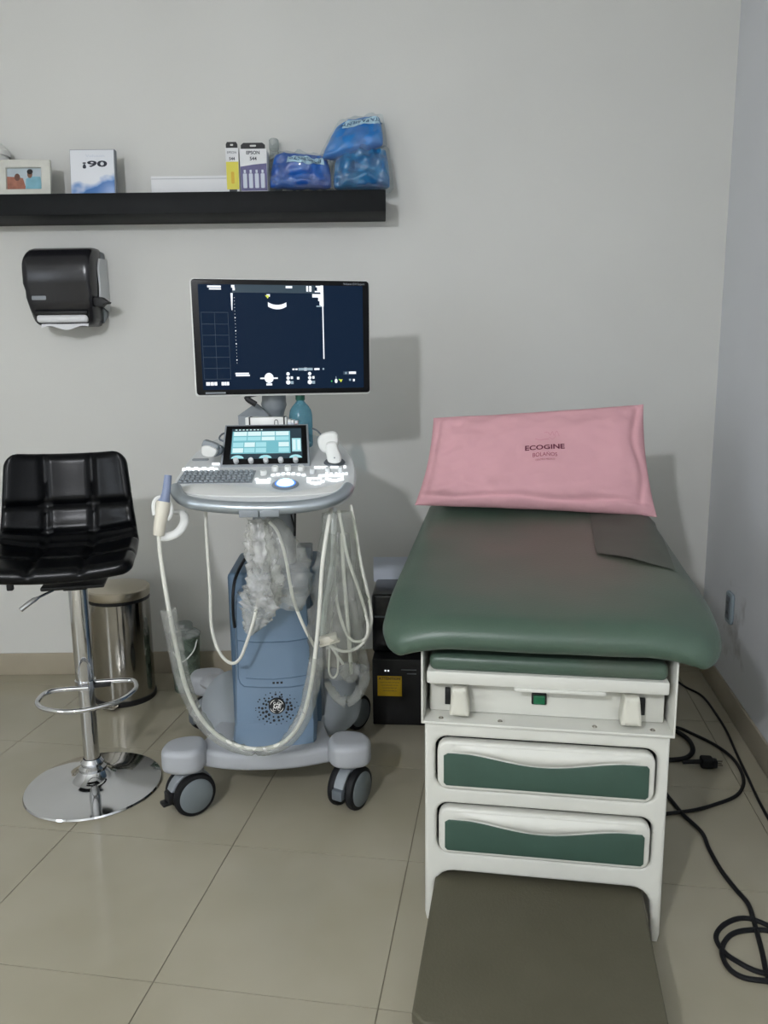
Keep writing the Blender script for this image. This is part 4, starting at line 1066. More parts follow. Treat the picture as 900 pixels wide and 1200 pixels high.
# grey map bar on the right
mr(W_, 0.735, 0.0, 0.753, 0.20)
for u0, v0, v1 in ((0.706, 0.004, 0.018), (0.715, 0.018, 0.05), (0.700, 0.052, 0.066), (0.684, 0.082, 0.115), (0.72, 0.11, 0.15), (0.728, 0.15, 0.19)): mr(W_, u0, v0, 0.738, v1)
mr(Gy, 0.708, 0.192, 0.738, 0.205)
mr(W_, 0.744, 0.20, 0.751, 0.71)
# lower row
mr(W_, 0.198, 0.838, 0.280, 0.853); mr(W_, 0.200, 0.857, 0.285, 0.872)
flat(W_, [mq(0.402 + 0.028 * cos(2 * pi * i / 20), 0.892 + 0.05 * sin(2 * pi * i / 20), .0028) for i in range(20)][::-1])
mr(W_, 0.348, 0.888, 0.378, 0.902); mr(W_, 0.428, 0.888, 0.456, 0.902); mr(W_, 0.384, 0.945, 0.42, 0.965)
for u in (0.52, 0.655):
    for k, v in enumerate((0.835, 0.875, 0.918)):
        r_ = 0.011 if k != 2 else 0.014
        flat(W_, [mq(u + r_ * cos(2 * pi * i / 10), v + 0.019 + r_ * 1.6 * sin(2 * pi * i / 10), .0028) for i in range(10)][::-1])
    mr(W_, u + 0.016, 0.88, u + 0.03, 0.905); mr(Gy, u + 0.015, 0.925, u + 0.033, 0.955)
mr(W_, 0.575, 0.885, 0.59, 0.91)
mr(Gy, 0.585, 0.797, 0.675, 0.822); mr(W_, 0.622, 0.795, 0.638, 0.824); mr(W_, 0.548, 0.802, 0.562, 0.818); mr(W_, 0.567, 0.802, 0.58, 0.818); mr(W_, 0.685, 0.80, 0.718, 0.82); mr(Gy, 0.737, 0.80, 0.748, 0.818)
mr(Dm, 0.868, 0.835, 0.955, 0.868, 0.0027); mr(W_, 0.905, 0.838, 0.95, 0.862); mr(Gy, 0.88, 0.842, 0.892, 0.862)
flat(W_, [mq(0.822 + 0.009 * cos(2 * pi * i / 12), 0.93 + 0.022 * sin(2 * pi * i / 12), .0028) for i in range(12)][::-1]); mr(Gy, 0.820, 0.885, 0.824, 0.912)
flat(Yl, [mq(0.84, 0.915, .0029), mq(0.853, 0.945, .0029), mq(0.864, 0.915, .0029)]); mr(Gn, 0.838, 0.91, 0.846, 0.92)
mr(Gn, 0.79, 0.925, 0.797, 0.938); mr(Gy, 0.905, 0.91, 0.918, 0.93); mr(W_, 0.93, 0.912, 0.942, 0.936)
part('screen_graphics', [(W_, M['scr_w']), (Dm, M['scr_dim']), (Gy, M['scr_grey']), (Yl, M['scr_y']), (Gn, M['scr_g']), (Br, M['scr_bar'])], None, mon)
B = bm(); text(B, 'Voluson E10 Expert', 0.0085, MM @ T(MW / 2 - 0.052, MH / 2 - 0.0125, 0.0024), bold=.0001); part('bezel_lettering', B, M['txt_mid'], mon)
B = bm(); box(B, (-MW / 2 + 0.062, -MH / 2 + 0.012, 0.0022), (0.062, 0.005, 0.0006), 0, mx=MM); part('bezel_mark', B, M['grey_mid'], mon)
# black mains lead along the tower and a mast behind the deck
B = bm(); tube(B, [C(287, 655, 2.36), C(278, 672, 2.28), C(273.5, 690, 2.24), C(273, 715, 2.24), C(275, 735, 2.26)], 0.005, 8, 6); part('black_lead', B, M['black'], cart)
B = bm(); tube(B, [C(346, 596, 2.40), C(345.5, 628, 2.40)], 0.0035, 8, 2); tube(B, [C(341, 603, 2.40), C(345, 618, 2.40), C(346, 627, 2.40)], 0.0025, 8, 4); part('antenna_lead', B, M['black'], cart)
# looped leads on the back of the deck
B = bm(); tube(B, [C(268, 506, 2.46), C(260, 509, 2.45), C(257, 514, 2.43), C(262, 517, 2.42), C(269, 516, 2.42)], 0.003, 8, 6); part('rear_lead', B, M['grey_dk'], cart)
B = bm(); tube(B, [C(366, 502, 2.46), C(372, 505, 2.44), C(378, 512, 2.40)], 0.003, 8, 5); part('rear_lead', B, M['grey_dk'], cart)
# lower left probe holder (white hook)
hk = [C(206, 600, 2.16), C(214, 601, 2.13), C(216, 612, 2.10), C(208, 624, 2.08), C(196, 629, 2.07), C(188, 629, 2.06)]
B = bm(); tube(B, hk, 0.012, 12, 6, flat=0.55); 
q = C(187, 612, 2.06)
hold = part('probe_hook', B, M['white_pl'], cart)
B = bm()
for ang_ in (0,):
    tube(B, [C(181, 604, 2.06), C(180, 592, 2.065), C(184, 584, 2.07), C(194, 584, 2.08), C(200, 592, 2.08), C(200, 603, 2.075), C(196, 609, 2.07)], 0.006, 8, 5)
part('probe_ring', B, M['white_pl'], hold)
# white cables
def cable(pts, r=0.0048, mt='cable', parent=cart, name='cable'):
    B = bm(); iv = inv(parent); tube(B, [iv @ P(*p) for p in pts], r, 8, 6); return part(name, B, M[mt], parent)
cable([(241, 600, 2.22), (242, 630, 2.2), (246, 690, 2.19), (248, 735, 2.18), (257, 764, 2.17), (270, 777, 2.16), (281, 772, 2.15), (290, 750, 2.14), (297, 728, 2.14), (303, 700, 2.15)])
cable([(316, 612, 2.18), (326, 625, 2.16), (335, 655, 2.14), (341, 690, 2.13), (347, 712, 2.14), (358, 738, 2.15), (370, 760, 2.18)])
cable([(397, 598, 2.2), (401, 620, 2.18), (408, 655, 2.16), (420, 690, 2.15), (430, 725, 2.14), (430, 745, 2.14), (420, 752, 2.15), (408, 746, 2.16), (398, 720, 2.17), (393, 690, 2.18), (392, 640, 2.2)])
cable([(411, 592, 2.22), (415, 612, 2.2), (423, 660, 2.18), (433, 705, 2.17), (435, 730, 2.16), (428, 750, 2.15), (415, 761, 2.14), (400, 763, 2.13), (386, 756, 2.13)])
cable([(401, 625, 2.19), (402, 660, 2.19), (406, 710, 2.18), (409, 750, 2.17), (412, 790, 2.17)], 0.006)
cable([(389, 650, 2.2), (389, 720, 2.2), (386, 770, 2.2), (386, 788, 2.2), (391, 794, 2.2), (396, 786, 2.2), (395, 765, 2.19), (392, 752, 2.18)], 0.0035)
cable([(391, 595, 2.22), (391, 620, 2.2), (390, 660, 2.19), (383, 700, 2.17), (379, 730, 2.16), (379, 750, 2.15)], 0.009, 'grey_lt')
cable([(388, 757, 2.14), (395, 768, 2.14), (402, 778, 2.15)], 0.0045)
B = bm(); box(B, (0, 0, 0), (0.052, 0.03, 0.02), 0.004, mx=T(*C(385, 748, 2.12)) @ RY(radians(-14))); box(B, (0.0, 0.0, -0.013), (0.06, 0.022, 0.008), 0.002, mx=T(*C(385, 748, 2.12)) @ RY(radians(-14)))
part('connector', B, M['ivory'], cart)

# ------------------------------------------------------------------ probes (lifted out of their holders by hand: things of their own)
pb = thing('ultrasound_probe', 'slim blue-grey and cream probe hanging in the left hook of the machine', 'probe', P(187, 628, 2.06))
iv = inv(pb)
B = bm(); tube(B, [iv @ P(197, 557, 2.09), iv @ P(195, 575, 2.08), iv @ P(192, 590, 2.072)], 0.0125, 14, 4, rf=lambda t: 0.8 + 0.2 * t + 0.55 * max(0, t - .65) ** 1.0 * 2.0); part('probe_shaft', B, M['probe_blue'], pb)
B = bm(); tube(B, [iv @ P(192, 588, 2.072), iv @ P(190, 600, 2.066), iv @ P(187, 616, 2.06), iv @ P(186, 627, 2.058)], 0.0195, 14, 4, rf=lambda t: 1.0 - 0.25 * t); part('probe_body', B, M['ivory'], pb)
B = bm(); tube(B, [iv @ P(*p) for p in [(186, 626, 2.058), (188, 650, 2.055), (193, 685, 2.05), (200, 725, 2.05), (208, 765, 2.05), (219, 808, 2.05), (236, 842, 2.04), (258, 864, 2.03), (285, 876, 2.02), (312, 877, 2.02), (335, 868, 2.02), (352, 846, 2.03), (362, 815, 2.05), (369, 770, 2.06), (374, 720, 2.08), (378, 660, 2.10), (385, 612, 2.14), (388, 598, 2.2)]], 0.0062, 10, 6); part('probe_cable', B, M['cable'], pb)
# convex probe lying in the right cup
pb2 = thing('ultrasound_probe', 'white T-shaped convex probe resting in the right cup of the console', 'probe', RM[cart.name] @ KP(393, 540))
iv = inv(pb2); yq = 2.36
# head: fan-shaped, handle: tapered
B = bm()
hq = [(373, 513), (379, 507.5), (389, 505.5), (395, 508), (397, 516), (396, 523), (389, 528), (384, 531), (377, 528), (373, 521)]
def solid_from_img(B, pts, Y, th, iv, bev=0.006):
    c = P(sum(p[0] for p in pts) / len(pts), sum(p[1] for p in pts) / len(pts), Y)
    o = []
    for x, y in pts:
        q = P(x, y, Y) - c; o.append((q.x, q.z))
    o = [(p.x, p.y) for p in catmull([(a_, b_, 0) for a_, b_ in o], 4, True)]
    area = sum(o[i][0] * o[(i + 1) % len(o)][1] - o[(i + 1) % len(o)][0] * o[i][1] for i in range(len(o)))
    if area < 0: o = o[::-1]
    shape(B, [o], th, bev, iv @ T(*c) @ UPR, 4)
solid_from_img(B, hq, yq + 0.005, 0.030, iv, 0.009); part('probe_head', B, M['white_pl'], pb2)
B = bm(); solid_from_img(B, [(382, 520), (393, 518), (397, 527), (400, 535), (399, 541), (392, 543), (385, 541), (383, 534)], yq - 0.018, 0.028, iv, 0.008); bd = part('probe_body', B, M['white_pl'], pb2)
B = bm(); q = iv @ P(392, 536.5, yq - 0.034); disc(B, (0, 0, 0), 0.0025, 10, T(*q) @ UPR); part('marker_dot', B, M['grey_mid'], pb2)
# grey linear probe in the left cup
pb3 = thing('ultrasound_probe', 'small grey and white probe standing in the left cup of the console', 'probe', RM[cart.name] @ KP(252, 530))
iv = inv(pb3); B = bm(); solid_from_img(B, [(238, 523), (246, 522), (255, 527), (252, 534), (245, 535), (238, 532)], 2.36, 0.034, iv, 0.004); part('probe_body', B, M['white_pl'], pb3)
B = bm(); solid_from_img(B, [(239, 517), (242, 515.5), (256, 521), (255, 527), (246, 523), (238, 523)], 2.37, 0.036, iv, 0.004); part('probe_head', B, M['grey_mid'], pb3)
B = bm(); solid_from_img(B, [(255, 522), (261, 524), (261, 530), (256, 534), (251, 534)], 2.385, 0.03, iv, 0.004); part('probe_cable_boot', B, M['grey_dk'], pb3)

# ------------------------------------------------------------------ clear plastic covers hanging on the machine
def film_tube(name, label, pts, radii, mt, amp, seed, n=22, k=6, flatn=0.7, freq=9.0):
    """crumpled sleeve: a tube with noisy radius following image points"""
    p0 = P(*pts[-1]); t = thing(name, label, 'plastic cover', p0); iv = inv(t)
    path = catmull([iv @ P(*p) for p in pts], k); N = len(path); B = bm(); rings = []
    for i, p in enumerate(path):
        s = i / (N - 1) * (len(radii) - 1); a_ = int(min(s, len(radii) - 2)); rr = radii[a_] + (radii[a_ + 1] - radii[a_]) * (s - a_)
        tdir = (path[min(i + 1, N - 1)] - path[max(i - 1, 0)]).normalized(); nx_ = Vector((1, 0, 0)); nx_ = (nx_ - tdir * nx_.dot(tdir)).normalized(); ny_ = tdir.cross(nx_)
        ring = []
        for j in range(n):
            th = 2 * pi * j / n; d = Vector((cos(th) * rr, sin(th) * rr * flatn, 0))
            nz = noise.fractal(Vector((d.x * freq * 4 + seed, d.y * freq * 4, i / N * freq * len(pts) * .5 + seed)), 1.0, 2.0, 3)
            f = 1 + amp * nz + amp * 0.5 * sin(th * 5 + seed + i * .3)
            ring.append(B.verts.new(p + nx_ * d.x * f + ny_ * d.y * f + Vector((0, 0, amp * 0.02 * nz))))
        rings.append(ring)
    for a_, b_ in zip(rings[:-1], rings[1:]):
        for j in range(n): B.faces.new((a_[j], a_[(j + 1) % n], b_[(j + 1) % n], b_[j]))
    part('film', B, M[mt], t, ang=70)
    return t
film_tube('plastic_bag', 'crumpled milky plastic bag hanging under the console centre', [(303, 608, 2.2), (305, 640, 2.18), (309, 680, 2.17), (306, 705, 2.17), (298, 725, 2.17), (292, 742, 2.17)], [0.030, 0.040, 0.048, 0.054, 0.036, 0.012], 'film_milky', 0.34, 2.0, 40, 10, 0.6, 20.0)
film_tube('plastic_bag', 'clear plastic bag beside the crumpled one over a white cable', [(318, 609, 2.18), (329, 635, 2.16), (338, 665, 2.15), (342, 690, 2.14), (338, 712, 2.14)], [0.020, 0.043, 0.060, 0.055, 0.035], 'film', 0.22, 5.0)
film_tube('plastic_sleeve', 'long clear plastic sleeve hanging over the cables on the right of the machine', [(394, 600, 2.18), (396, 650, 2.17), (396, 700, 2.16), (393, 745, 2.16), (388, 790, 2.16)], [0.040, 0.058, 0.075, 0.080, 0.060], 'film_thin', 0.20, 8.0)
film_tube('plastic_sleeve', 'clear plastic sleeve around the left hanging probe cable', [(197, 714, 2.05), (207, 762, 2.05), (218, 808, 2.05), (234, 842, 2.04), (256, 866, 2.03), (290, 880, 2.02), (325, 876, 2.02), (350, 852, 2.03), (364, 812, 2.05), (370, 770, 2.06)], [0.022, 0.022, 0.020, 0.018, 0.014, 0.013, 0.014, 0.020, 0.022, 0.020], 'film', 0.18, 11.0, 16, 6, 0.8)
film_tube('plastic_sleeve', 'thick looped plastic sleeve hanging lowest beside the black cabinet', [(406, 625, 2.2), (411, 690, 2.2), (419, 745, 2.2), (427, 780, 2.2), (424, 806, 2.2), (410, 822, 2.2), (395, 818, 2.2), (383, 800, 2.2)], [0.008, 0.010, 0.014, 0.015, 0.015, 0.015, 0.013, 0.010], 'film', 0.25, 14.0, 14, 6, 0.9)
film_tube('plastic_bag', 'small knotted plastic bag end at the foot of the hanging cables', [(408, 776, 2.16), (410, 788, 2.15), (409, 799, 2.15)], [0.012, 0.028, 0.012], 'film', 0.3, 17.0, 16)
film_tube('plastic_sleeve', 'twisted plastic sleeve round the thick cable beside the tower', [(389, 625, 2.18), (388, 660, 2.17), (384, 690, 2.16), (380, 720, 2.15), (378, 745, 2.15)], [0.018, 0.022, 0.026, 0.020, 0.016], 'film', 0.40, 21.0, 16)

# ------------------------------------------------------------------ things standing at the back of the console
tz = P(300, 505, 2.50)
gb = thing('grey_carton', 'small grey open carton behind the touch screen', 'box', (P(300, 490, 2.55).x, 2.55, 1.08))
iv = inv(gb)
xa, xb = (iv @ P(280, 490, 2.55)).x, (iv @ P(316, 490, 2.55)).x; zt = (iv @ P(300, 487, 2.55)).z; za = (iv @ P(300, 472, 2.55)).z
B = bm(); box(B, ((xa + xb) / 2, 0.02, zt / 2), (xb - xa, 0.07, zt), 0.002); part('carton', B, M['grey_mid'], gb)
B = bm(); Tt = [(xa - 0.002, -0.016, zt), (xb + 0.002, -0.016, zt), (xb - 0.002, 0.02, zt + 0.001), ((xa * .42 + xb * .58), 0.02, za), (xa, 0.056, zt), (xb, 0.056, zt)]
v_ = [B.verts.new(p) for p in ((xa - 0.002, -0.016, zt), (xb + 0.002, -0.016, zt), (xb + .002, 0.056, zt), (xa - .002, 0.056, zt))] + [B.verts.new((xa * .45 + xb * .55, 0.02, za))]
B.faces.new((v_[0], v_[1], v_[4])); B.faces.new((v_[1], v_[2], v_[4])); B.faces.new((v_[2], v_[3], v_[4])); B.faces.new((v_[3], v_[0], v_[4])); B.faces.new((v_[3], v_[2], v_[1], v_[0]))
part('carton_flap', B, M['grey_mid'], gb)
wb = thing('white_printer_box', 'white printer box with two black bands behind the touch screen', 'box', (P(313, 494, 2.50).x, 2.50, 1.08))
iv = inv(wb); xa, xb = (iv @ P(289, 494, 2.50)).x, (iv @ P(337, 494, 2.50)).x; zt = (iv @ P(313, 488.5, 2.50)).z
B = bm(); box(B, ((xa + xb) / 2, 0.0, zt / 2), (xb - xa, 0.05, zt), 0.003); part('carton', B, M['white_pl'], wb)
for px in (294, 334):
    x = (iv @ P(px, 494, 2.50)).x; B = bm(); box(B, (x, -0.0, zt / 2 + .0005), (0.005, 0.0515, zt + .001), 0.0005); part('black_band', B, M['black'], wb)
B = bm(); x = (iv @ P(325, 494, 2.5)).x; tube(B, [(x - 0.006, -0.0255, zt - 0.028), (x - 0.005, -0.026, zt - 0.012), (x, -0.026, zt - 0.008), (x + 0.005, -0.026, zt - 0.013), (x + 0.006, -0.0255, zt - 0.028)], 0.0012, 6, 4); part('logo_loop', B, M['txt_dk'], wb)
for px, w_, mt_, lab in ((339.5, 3.6, 'white_pl', 'first thin white carton right of the printer box'), (343.3, 3.0, 'paper', 'second thin white carton, nearest the water bottle'), (347.5, 3.0, 'red', 'thin red and white carton leaning by the water bottle')):
    q0 = P(px - w_ / 2, 494, 2.49); q1 = P(px + w_ / 2, 494, 2.49); zt = P(px, 491 + (px - 339) * .25, 2.49).z
    t = thing('thin_carton', lab, 'box', ((q0.x + q1.x) / 2, 2.50, 1.08)); B = bm(); box(B, (0, 0, (zt - 1.08) / 2), (q1.x - q0.x, 0.045, zt - 1.08), 0.001); part('carton', B, M['white_pl'] if mt_ != 'red' else M['paper'], t)
    B = bm(); box(B, (0, -0.0228, (zt - 1.08) * .8), (q1.x - q0.x - .001, 0.0008, 0.016)); part('carton_print', B, M['red' if mt_ == 'red' else 'paper_blue'], t)
# water bottle
bt = thing('water_bottle', 'blue clear water bottle with green cap behind the console', 'bottle', (P(352.5, 490, 2.56).x, 2.56, 1.06))
z = lambda py: P(352, py, 2.56).z - 1.06
B = bm(); lathe(B, [(0, 0.0), (0.034, 0.0), (0.038, 0.008), (0.0385, z(491)), (0.038, z(486)), (0.035, z(480.5)), (0.027, z(476)), (0.018, z(472.5)), (0.013, z(470)), (0.0125, z(465))], 32); part('bottle_body', B, M['water_bottle'], bt)
B = bm(); lathe(B, [(0.0145, z(469)), (0.0155, z(468)), (0.0155, z(463)), (0.013, z(462)), (0, z(462))], 24); part('bottle_cap', B, M['cap_green'], bt)

# ------------------------------------------------------------------ bar stool
sc0 = (G(25, 938) + G(192, 905)) / 2
SB = Vector((-0.953, 2.305, 0))
SYAW = radians(13)
stl = thing('bar_stool', 'black tufted leather bar stool on a chrome post and round base', 'bar stool', SB, SYAW)
B = bm(); lathe(B, [(0.0, 0.0), (0.208, 0.0), (0.213, 0.004), (0.210, 0.009), (0.175, 0.017), (0.12, 0.026), (0.075, 0.035), (0.055, 0.045), (0.042, 0.062), (0.0, 0.062)], 64); part('base_plate', B, M['chrome'], stl)
B = bm(); lathe(B, [(0.034, 0.055), (0.043, 0.062), (0.043, 0.070), (0.034, 0.078), (0.036, 0.088), (0.030, 0.096), (0.027, 0.10)], 36); part('base_collar', B, M['chrome'], stl)
B = bm(); lathe(B, [(0.0245, 0.09), (0.0245, 0.36)], 32); part('lower_post', B, M['chrome'], stl)
B = bm(); lathe(B, [(0.0245, 0.352), (0.0275, 0.352), (0.0285, 0.358), (0.0285, 0.685), (0, 0.685)], 32); part('upper_post', B, M['chrome'], stl)
iv = inv(stl); zf = 0.352
ringpts = [iv @ G(x, y, zf) for x, y in ((104, 806), (60, 810), (44, 822), (52, 831), (80, 834), (110, 830), (140, 821), (158, 808), (158, 799), (148, 797), (112, 799))]
B = bm(); tube(B, ringpts, 0.0075, 12, 6); ft = part('foot_ring', B, M['chrome'], stl)
B = bm(); lathe(B, [(0.028, 0.338), (0.0315, 0.338), (0.0315, 0.366), (0.028, 0.366)], 28); part('foot_ring_clamp', B, M['chrome'], ft)
B = bm(); box(B, (0.05, 0.0, 0.345), (0.05, 0.03, 0.012), 0.003); part('foot_ring_bracket', B, M['black'], ft)
# seat mount and gas lever
B = bm(); box(B, (0, 0, 0.690), (0.18, 0.18, 0.012), 0.004); box(B, (0, 0, 0.680), (0.07, 0.10, 0.02), 0.004); sm_ = part('seat_mount', B, M['black'], stl)
B = bm(); tube(B, [iv @ P(62, 692, 2.12), iv @ P(40, 703, 2.05), iv @ P(24, 715, 2.02)], 0.006, 10, 4, rf=lambda t: 0.6 if t < .45 else 1.15); part('gas_lever', B, M['chrome'], sm_)
B = bm(); box(B, (0, 0, 0), (0.018, 0.02, 0.02), 0.004, mx=T(*(iv @ P(12, 688, 2.16)))); part('lever_stop', B, M['black'], sm_)
# shell: profile from the seat front edge to the back top, with tufted grooves
prof = catmull([(0, -0.20, 0.742), (0, -0.10, 0.752), (0, 0.02, 0.752), (0, 0.115, 0.772), (0, 0.165, 0.84), (0, 0.185, 0.93), (0, 0.20, 1.02), (0, 0.207, 1.065)], 10)
NP = len(prof)
arcl = [0]
for a_, b_ in zip(prof[:-1], prof[1:]): arcl.append(arcl[-1] + (b_ - a_).length)
TOTAL = arcl[-1]
def shell_part(B, i0, i1, capF, capB):
    nx = 54; front, back = [], []
    for i in range(i0, i1 + 1):
        s = arcl[i] / TOTAL; p = prof[i]
        tg = (prof[min(i + 1, NP - 1)] - prof[max(i - 1, 0)]).normalized(); nn = Vector((0, -tg.z, tg.y))    # toward sitter / up
        hw_ = 0.213 - 0.030 * max(0, (s - .45) / .55) + 0.0 * s
        e = min(arcl[i], TOTAL - arcl[i]); rc = 0.045
        if e < rc: hw_ -= (rc - sqrt(max(0, rc * rc - (rc - e) ** 2))) * 0.9
        fr_, bk_ = [], []
        for j in range(nx + 1):
            u = -1 + 2 * j / nx; u = math.copysign(1 - (1 - abs(u)) ** 1.3, u)
            x = u * hw_
            curve = (abs(u) ** 2.2) * 0.050 * min(1, max(0.35, (s - 0.05) * 1.6))
            # tuft grooves
            gx = min(abs(x - 0.072), abs(x + 0.072)); L_ = arcl[i]
            rows = [0.135, 0.278, 0.367, 0.468]
            gy = min(abs(L_ - r_) for r_ in rows)
            gd = 0.013 * (math.exp(-(gx / 0.010) ** 2)) + 0.013 * math.exp(-(gy / 0.009) ** 2)
            ed = min((1 - abs(u)) * hw_, e) / 0.030; ed = min(1, ed); rr = sqrt(max(0, 1 - (1 - ed) ** 2))
            th = 0.030
            f_ = p + nn * (curve + th * rr - min(gd, 0.016) * rr) + Vector((x - 0.028, 0, 0))
            k_ = p + nn * (curve - 0.016 * rr) + Vector((x - 0.028, 0, 0))
            fr_.append(B.verts.new(f_)); bk_.append(B.verts.new(k_))
        front.append(fr_); back.append(bk_)
    for a_ in range(len(front) - 1):
        for j in range(nx):
            B.faces.new((front[a_][j], front[a_][j + 1], front[a_ + 1][j + 1], front[a_ + 1][j]))
            B.faces.new((back[a_][j], back[a_ + 1][j], back[a_ + 1][j + 1], back[a_][j + 1]))
    for a_ in (0, len(front) - 1):
        for j in range(nx): 
            try: B.faces.new((front[a_][j], front[a_][j + 1], back[a_][j + 1], back[a_][j]))
            except ValueError: pass
SPL = 33
B = bm(); shell_part(B, 0, SPL, 1, 0); part('seat', B, M['leather'], stl, ang=70)
B = bm(); shell_part(B, SPL, NP - 1, 0, 1); part('backrest', B, M['leather'], stl, ang=70)

# ------------------------------------------------------------------ pedal bin
bc = Vector((-1.085, 3.02, 0)); RB = 0.122
bn = thing('pedal_bin', 'polished steel pedal bin standing behind the stool', 'bin', bc, radians(-8))
zl = P(140, 705, 2.92).z
B = bm(); lathe(B, [(0, 0.0), (RB * 1.0, 0), (RB * 1.02, 0.004), (RB * 1.02, 0.022), (RB * .99, 0.024)], 48); part('bin_foot', B, M['black'], bn)
B = bm(); lathe(B, [(RB * .99, 0.024), (RB * .99, zl - 0.016)], 64); part('bin_body', B, M['steel'], bn)
B = bm(); lathe(B, [(RB * .96, zl - 0.018), (RB * 1.0, zl - 0.014), (RB * 1.0, zl - 0.004), (RB * .96, zl)], 64); part('bin_collar', B, M['black'], bn)
B = bm(); lathe(B, [(RB * 1.0, zl - 0.002), (RB * 1.02, zl + 0.002), (RB * 1.02, zl + 0.030), (RB * 0.98, zl + 0.036), (RB * .5, zl + 0.044), (0, zl + 0.046)], 64); part('bin_lid', B, M['steel_lid'], bn)
B = bm(); box(B, (0.01, -RB - 0.018, 0.014), (0.05, 0.05, 0.006), 0.002); part('pedal', B, M['steel'], bn)

# ------------------------------------------------------------------ translucent tub with white lid on the floor
tb = thing('plastic_tub', 'translucent plastic tub with white domed lid on floor by the wall', 'tub', (P(219, 790, 3.08).x, 3.08, 0))
z1 = P(219, 745, 3.08).z; r_ = 0.062
B = bm(); lathe(B, [(0, 0), (r_ * .82, 0), (r_ * .86, 0.006), (r_, z1), (r_ * 1.03, z1 + 0.003), (r_ * .98, z1 + 0.004), (r_ * .84, 0.008), (0, 0.006)], 36); part('tub_body', B, M['tub'], tb)
B = bm(); lathe(B, [(r_ * 1.06, z1 + 0.004), (r_ * 1.06, z1 + 0.012), (r_ * .9, z1 + 0.022), (r_ * .6, z1 + 0.03), (r_ * .58, z1 + 0.052), (r_ * .5, z1 + 0.058), (0, z1 + 0.06)], 36); part('tub_lid', B, M['bottle_clear'], tb)
B = bm(); tube(B, [(r_ * .9, -0.02, z1 - 0.01), (r_ * .75, -r_ * .9, z1 - 0.05), (0.0, -r_ * 1.02, z1 - 0.09), (-r_ * .6, -r_ * .9, z1 - .05)], 0.003, 8, 6); part('tub_handle', B, M['white_pl'], tb)

# ------------------------------------------------------------------ black cabinet beside the table
g0 = G(437, 851); fy = g0.y
zlow = P(440, 773, fy).z
ca = thing('black_cabinet', 'low black metal power unit with yellow label beside the table', 'cabinet', (g0.x + 0.13, fy, 0), radians(-5))
B = bm(); box(B, (0, 0.16, zlow / 2), (0.26, 0.32, zlow - 0.004), 0.004); part('case', B, M['black_metal'], ca)
iv = inv(ca)
qa, qb = iv @ P(442, 793, fy), iv @ P(471, 816, fy)
B = bm(); box(B, ((qa.x + qb.x) / 2, -0.0012, (qa.z + qb.z) / 2), (qb.x - qa.x, 0.0012, qa.z - qb.z), 0.0002); lb = part('warning_label', B, M['label_yellow'], ca)
B = bm(); lm = T((qa.x + qb.x) / 2, -0.0024, 0) @ UPR
text(B, 'ATTENTION', 0.0145, lm @ T(0, qa.z - 0.010, 0), bold=.0003)
for i in range(4): text(B, 'CAUTION RISK OF SHOCK'[:20 - i * 2], 0.0065, lm @ T(0, qa.z - 0.025 - i * 0.011, 0))
part('label_lettering', B, M['txt_dk'], lb)
for px in (451.5, 455):
    q = iv @ P(px, 786.5, fy); B = bm(); disc(B, (0, 0, 0), 0.0035, 10, T(q.x, -0.0025, q.z) @ UPR); part('status_light', B, M['scr_w'], ca)
for z_, (xa, xb) in ((785, (470, 488)), (789.5, (477, 488))):
    q0, q1 = iv @ P(xa, z_, fy), iv @ P(xb, z_, fy); B = bm(); box(B, ((q0.x + q1.x) / 2, -0.001, q0.z), (q1.x - q0.x, 0.002, 0.0025)); part('trim_line', B, M['grey_mid'], ca)
ub = thing('black_printer', 'black box-shaped printer standing on the low power unit', 'printer', (g0.x + 0.145, fy + 0.19, zlow), radians(-4))
zt = P(440, 697, fy + 0.06).z
B = bm(); box(B, (0, 0, (zt - zlow) / 2), (0.27, 0.26, zt - zlow - 0.002), 0.012, 3); pbx = part('printer_body', B, M['black_gloss'], ub)
B = bm(); box(B, (0, -0.131, (zt - zlow) * .62), (0.25, 0.004, 0.006), 0.001); part('printer_seam', B, M['grey_dk'], pbx)
# paper sheet standing behind
q0, q1 = P(438, 697, fy + 0.27), P(478, 652, fy + 0.30)
ps = thing('paper_sheet', 'white sheet of paper standing upright at the back of the black printer', 'paper', ((q0.x + q1.x) / 2, fy + 0.28, zt))
B = bm(); w_ = (q1.x - q0.x) / 2 + 0.02; hh_ = q1.z - zt; N = 8; ra, rb = [], []
for i in range(N + 1):
    u = -1 + 2 * i / N; ra.append(B.verts.new((0.02 + u * w_, 0.004 * u * u, -0.01))); rb.append(B.verts.new((0.02 + u * w_, 0.012 + 0.004 * u * u, hh_)))
for i in range(N): B.faces.new((ra[i], ra[i + 1], rb[i + 1], rb[i]))
bmesh.ops.solidify(B, geom=B.faces[:], thickness=0.0006); part('sheet', B, M['paper_blue'], ps)

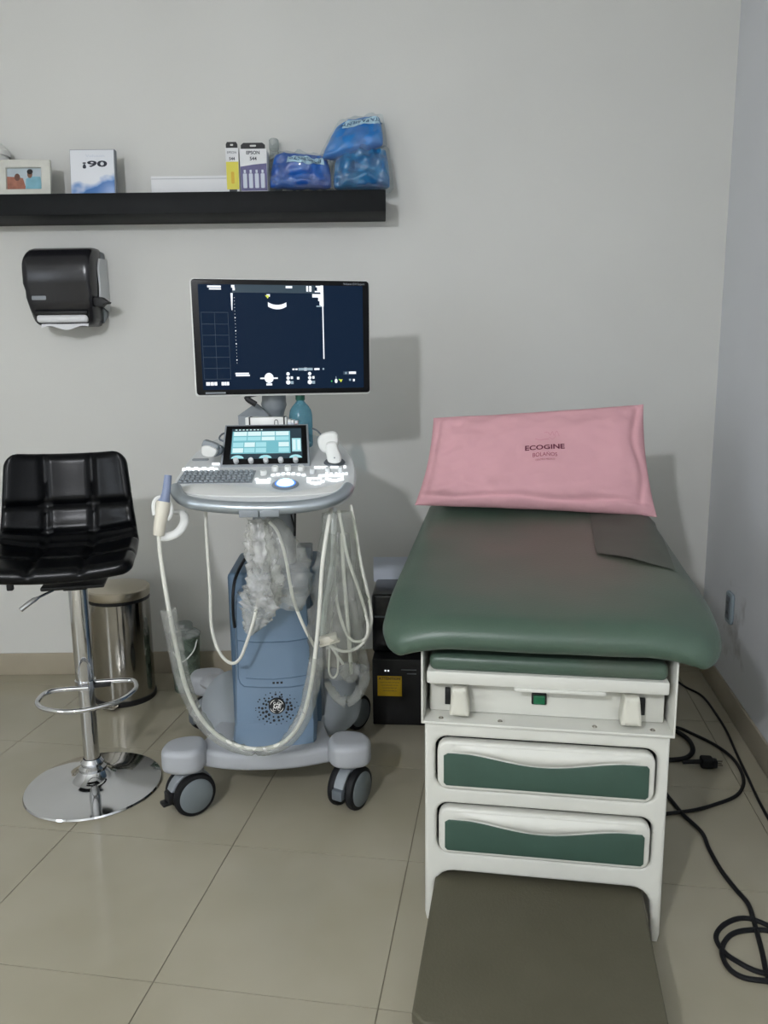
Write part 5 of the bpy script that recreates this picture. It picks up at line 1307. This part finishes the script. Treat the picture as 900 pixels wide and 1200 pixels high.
# ------------------------------------------------------------------ power cords on the floor, plug, outlet
def cord(label, pts, r, loops=None):
    ws = [G(x, y, r * 1.05) if len(pt) == 2 else G(x, y, pt[2]) for pt in pts for x, y in [pt[:2]]]
    t = thing('power_cord', label, 'cord', (ws[0].x, ws[0].y, 0)); iv = inv(t)  # each one is an ordinary power cord
    B = bm(); tube(B, [iv @ q for q in ws], r, 8, 7); part('cord', B, M['rubber'], t); return t
cord('black power cord running from under the table past the wall', [(700, 760), (770, 782), (800, 803), (822, 815), (838, 835), (852, 858), (864, 885), (876, 910), (890, 940), (915, 985)], 0.0045)
t1 = cord('black power cord ending in a plug beside the table', [(700, 846), (760, 848), (792, 852), (812, 860), (838, 873), (858, 888), (869, 905), (871, 920), (862, 933), (840, 942), (815, 949), (785, 953), (765, 955), (700, 955)], 0.0055)
cord('black power cord coiled on the floor at the lower right', [(700, 880), (768, 920), (785, 936), (800, 954), (822, 975), (831, 995), (845, 1020), (862, 1042), (877, 1060), (885, 1085), (893, 1115), (902, 1150), (925, 1170), (940, 1130), (915, 1095), (890, 1080), (868, 1076), (848, 1084), (839, 1098), (848, 1115), (866, 1128), (890, 1139), (915, 1140), (930, 1110), (905, 1092), (876, 1090), (856, 1096), (846, 1112), (852, 1132), (870, 1145), (900, 1150), (940, 1155)], 0.0058)
cord('short thick black cord looping to the plug beside the table', [(690, 846), (765, 850), (790, 856), (806, 866), (812, 878), (806, 887), (792, 890), (770, 890), (690, 888)], 0.008)
pq = G(828, 893, 0.018)
pg = thing('power_plug', 'black three-pin plug lying on the floor beside the table', 'plug', (pq.x, pq.y, 0), radians(-8))
B = bm(); shape(B, [rrect(-0.020, -0.019, 0.020, 0.019, 0.008)], 0.034, 0.006, T(0, 0, 0.018) ); tube(B, [(-0.018, 0, 0.018), (-0.045, 0.004, 0.014), (-0.075, 0.004, 0.010)], 0.009, 10, 5, rf=lambda t: 1 - .35 * t); box(B, (0.018, -0.004, 0.018), (0.03, 0.026, 0.028), 0.006); pgb = part('plug_body', B, M['rubber'], pg)
for y_, z_ in ((-0.010, 0.014), (0.002, 0.014), (-0.004, 0.025)):
    B = bm(); box(B, (0.040, y_, z_), (0.018, 0.0016, 0.006), 0.0004); part('pin', B, M['steel'], pgb)
# wall outlet on the right wall
def onright(px, py):
    d = ray(px, py); n_ = Vector((-cos(WA), sin(WA), 0)); p0 = Vector((CX, YB, H)); t = n_.dot(p0 - Vector((0, 0, H))) / n_.dot(d); return d * t + Vector((0, 0, H))
q = onright(857, 712); rm = RZ(-WA - pi / 2)
ou = thing('wall_outlet', 'grey-blue socket plate low on the right wall beside the table', 'outlet', q, -WA - pi / 2)
B = bm(); shape(B, [rrect(-0.042, -0.062, 0.042, 0.062, 0.02)], 0.012, 0.004, T(0, -0.006, 0) @ UPR); part('plate', B, M['outlet'], ou)
B = bm(); shape(B, [rrect(-0.024, -0.045, 0.024, 0.045, 0.006)], 0.006, 0.002, T(0, -0.012, 0) @ UPR); sk = part('socket', B, M['grey_dk'], ou)
for dz in (-0.02, 0.02):
    for dx in (-0.007, 0.007):
        B = bm(); box(B, (dx, -0.0156, dz), (0.003, 0.001, 0.010)); part('slot', B, M['black'], sk)
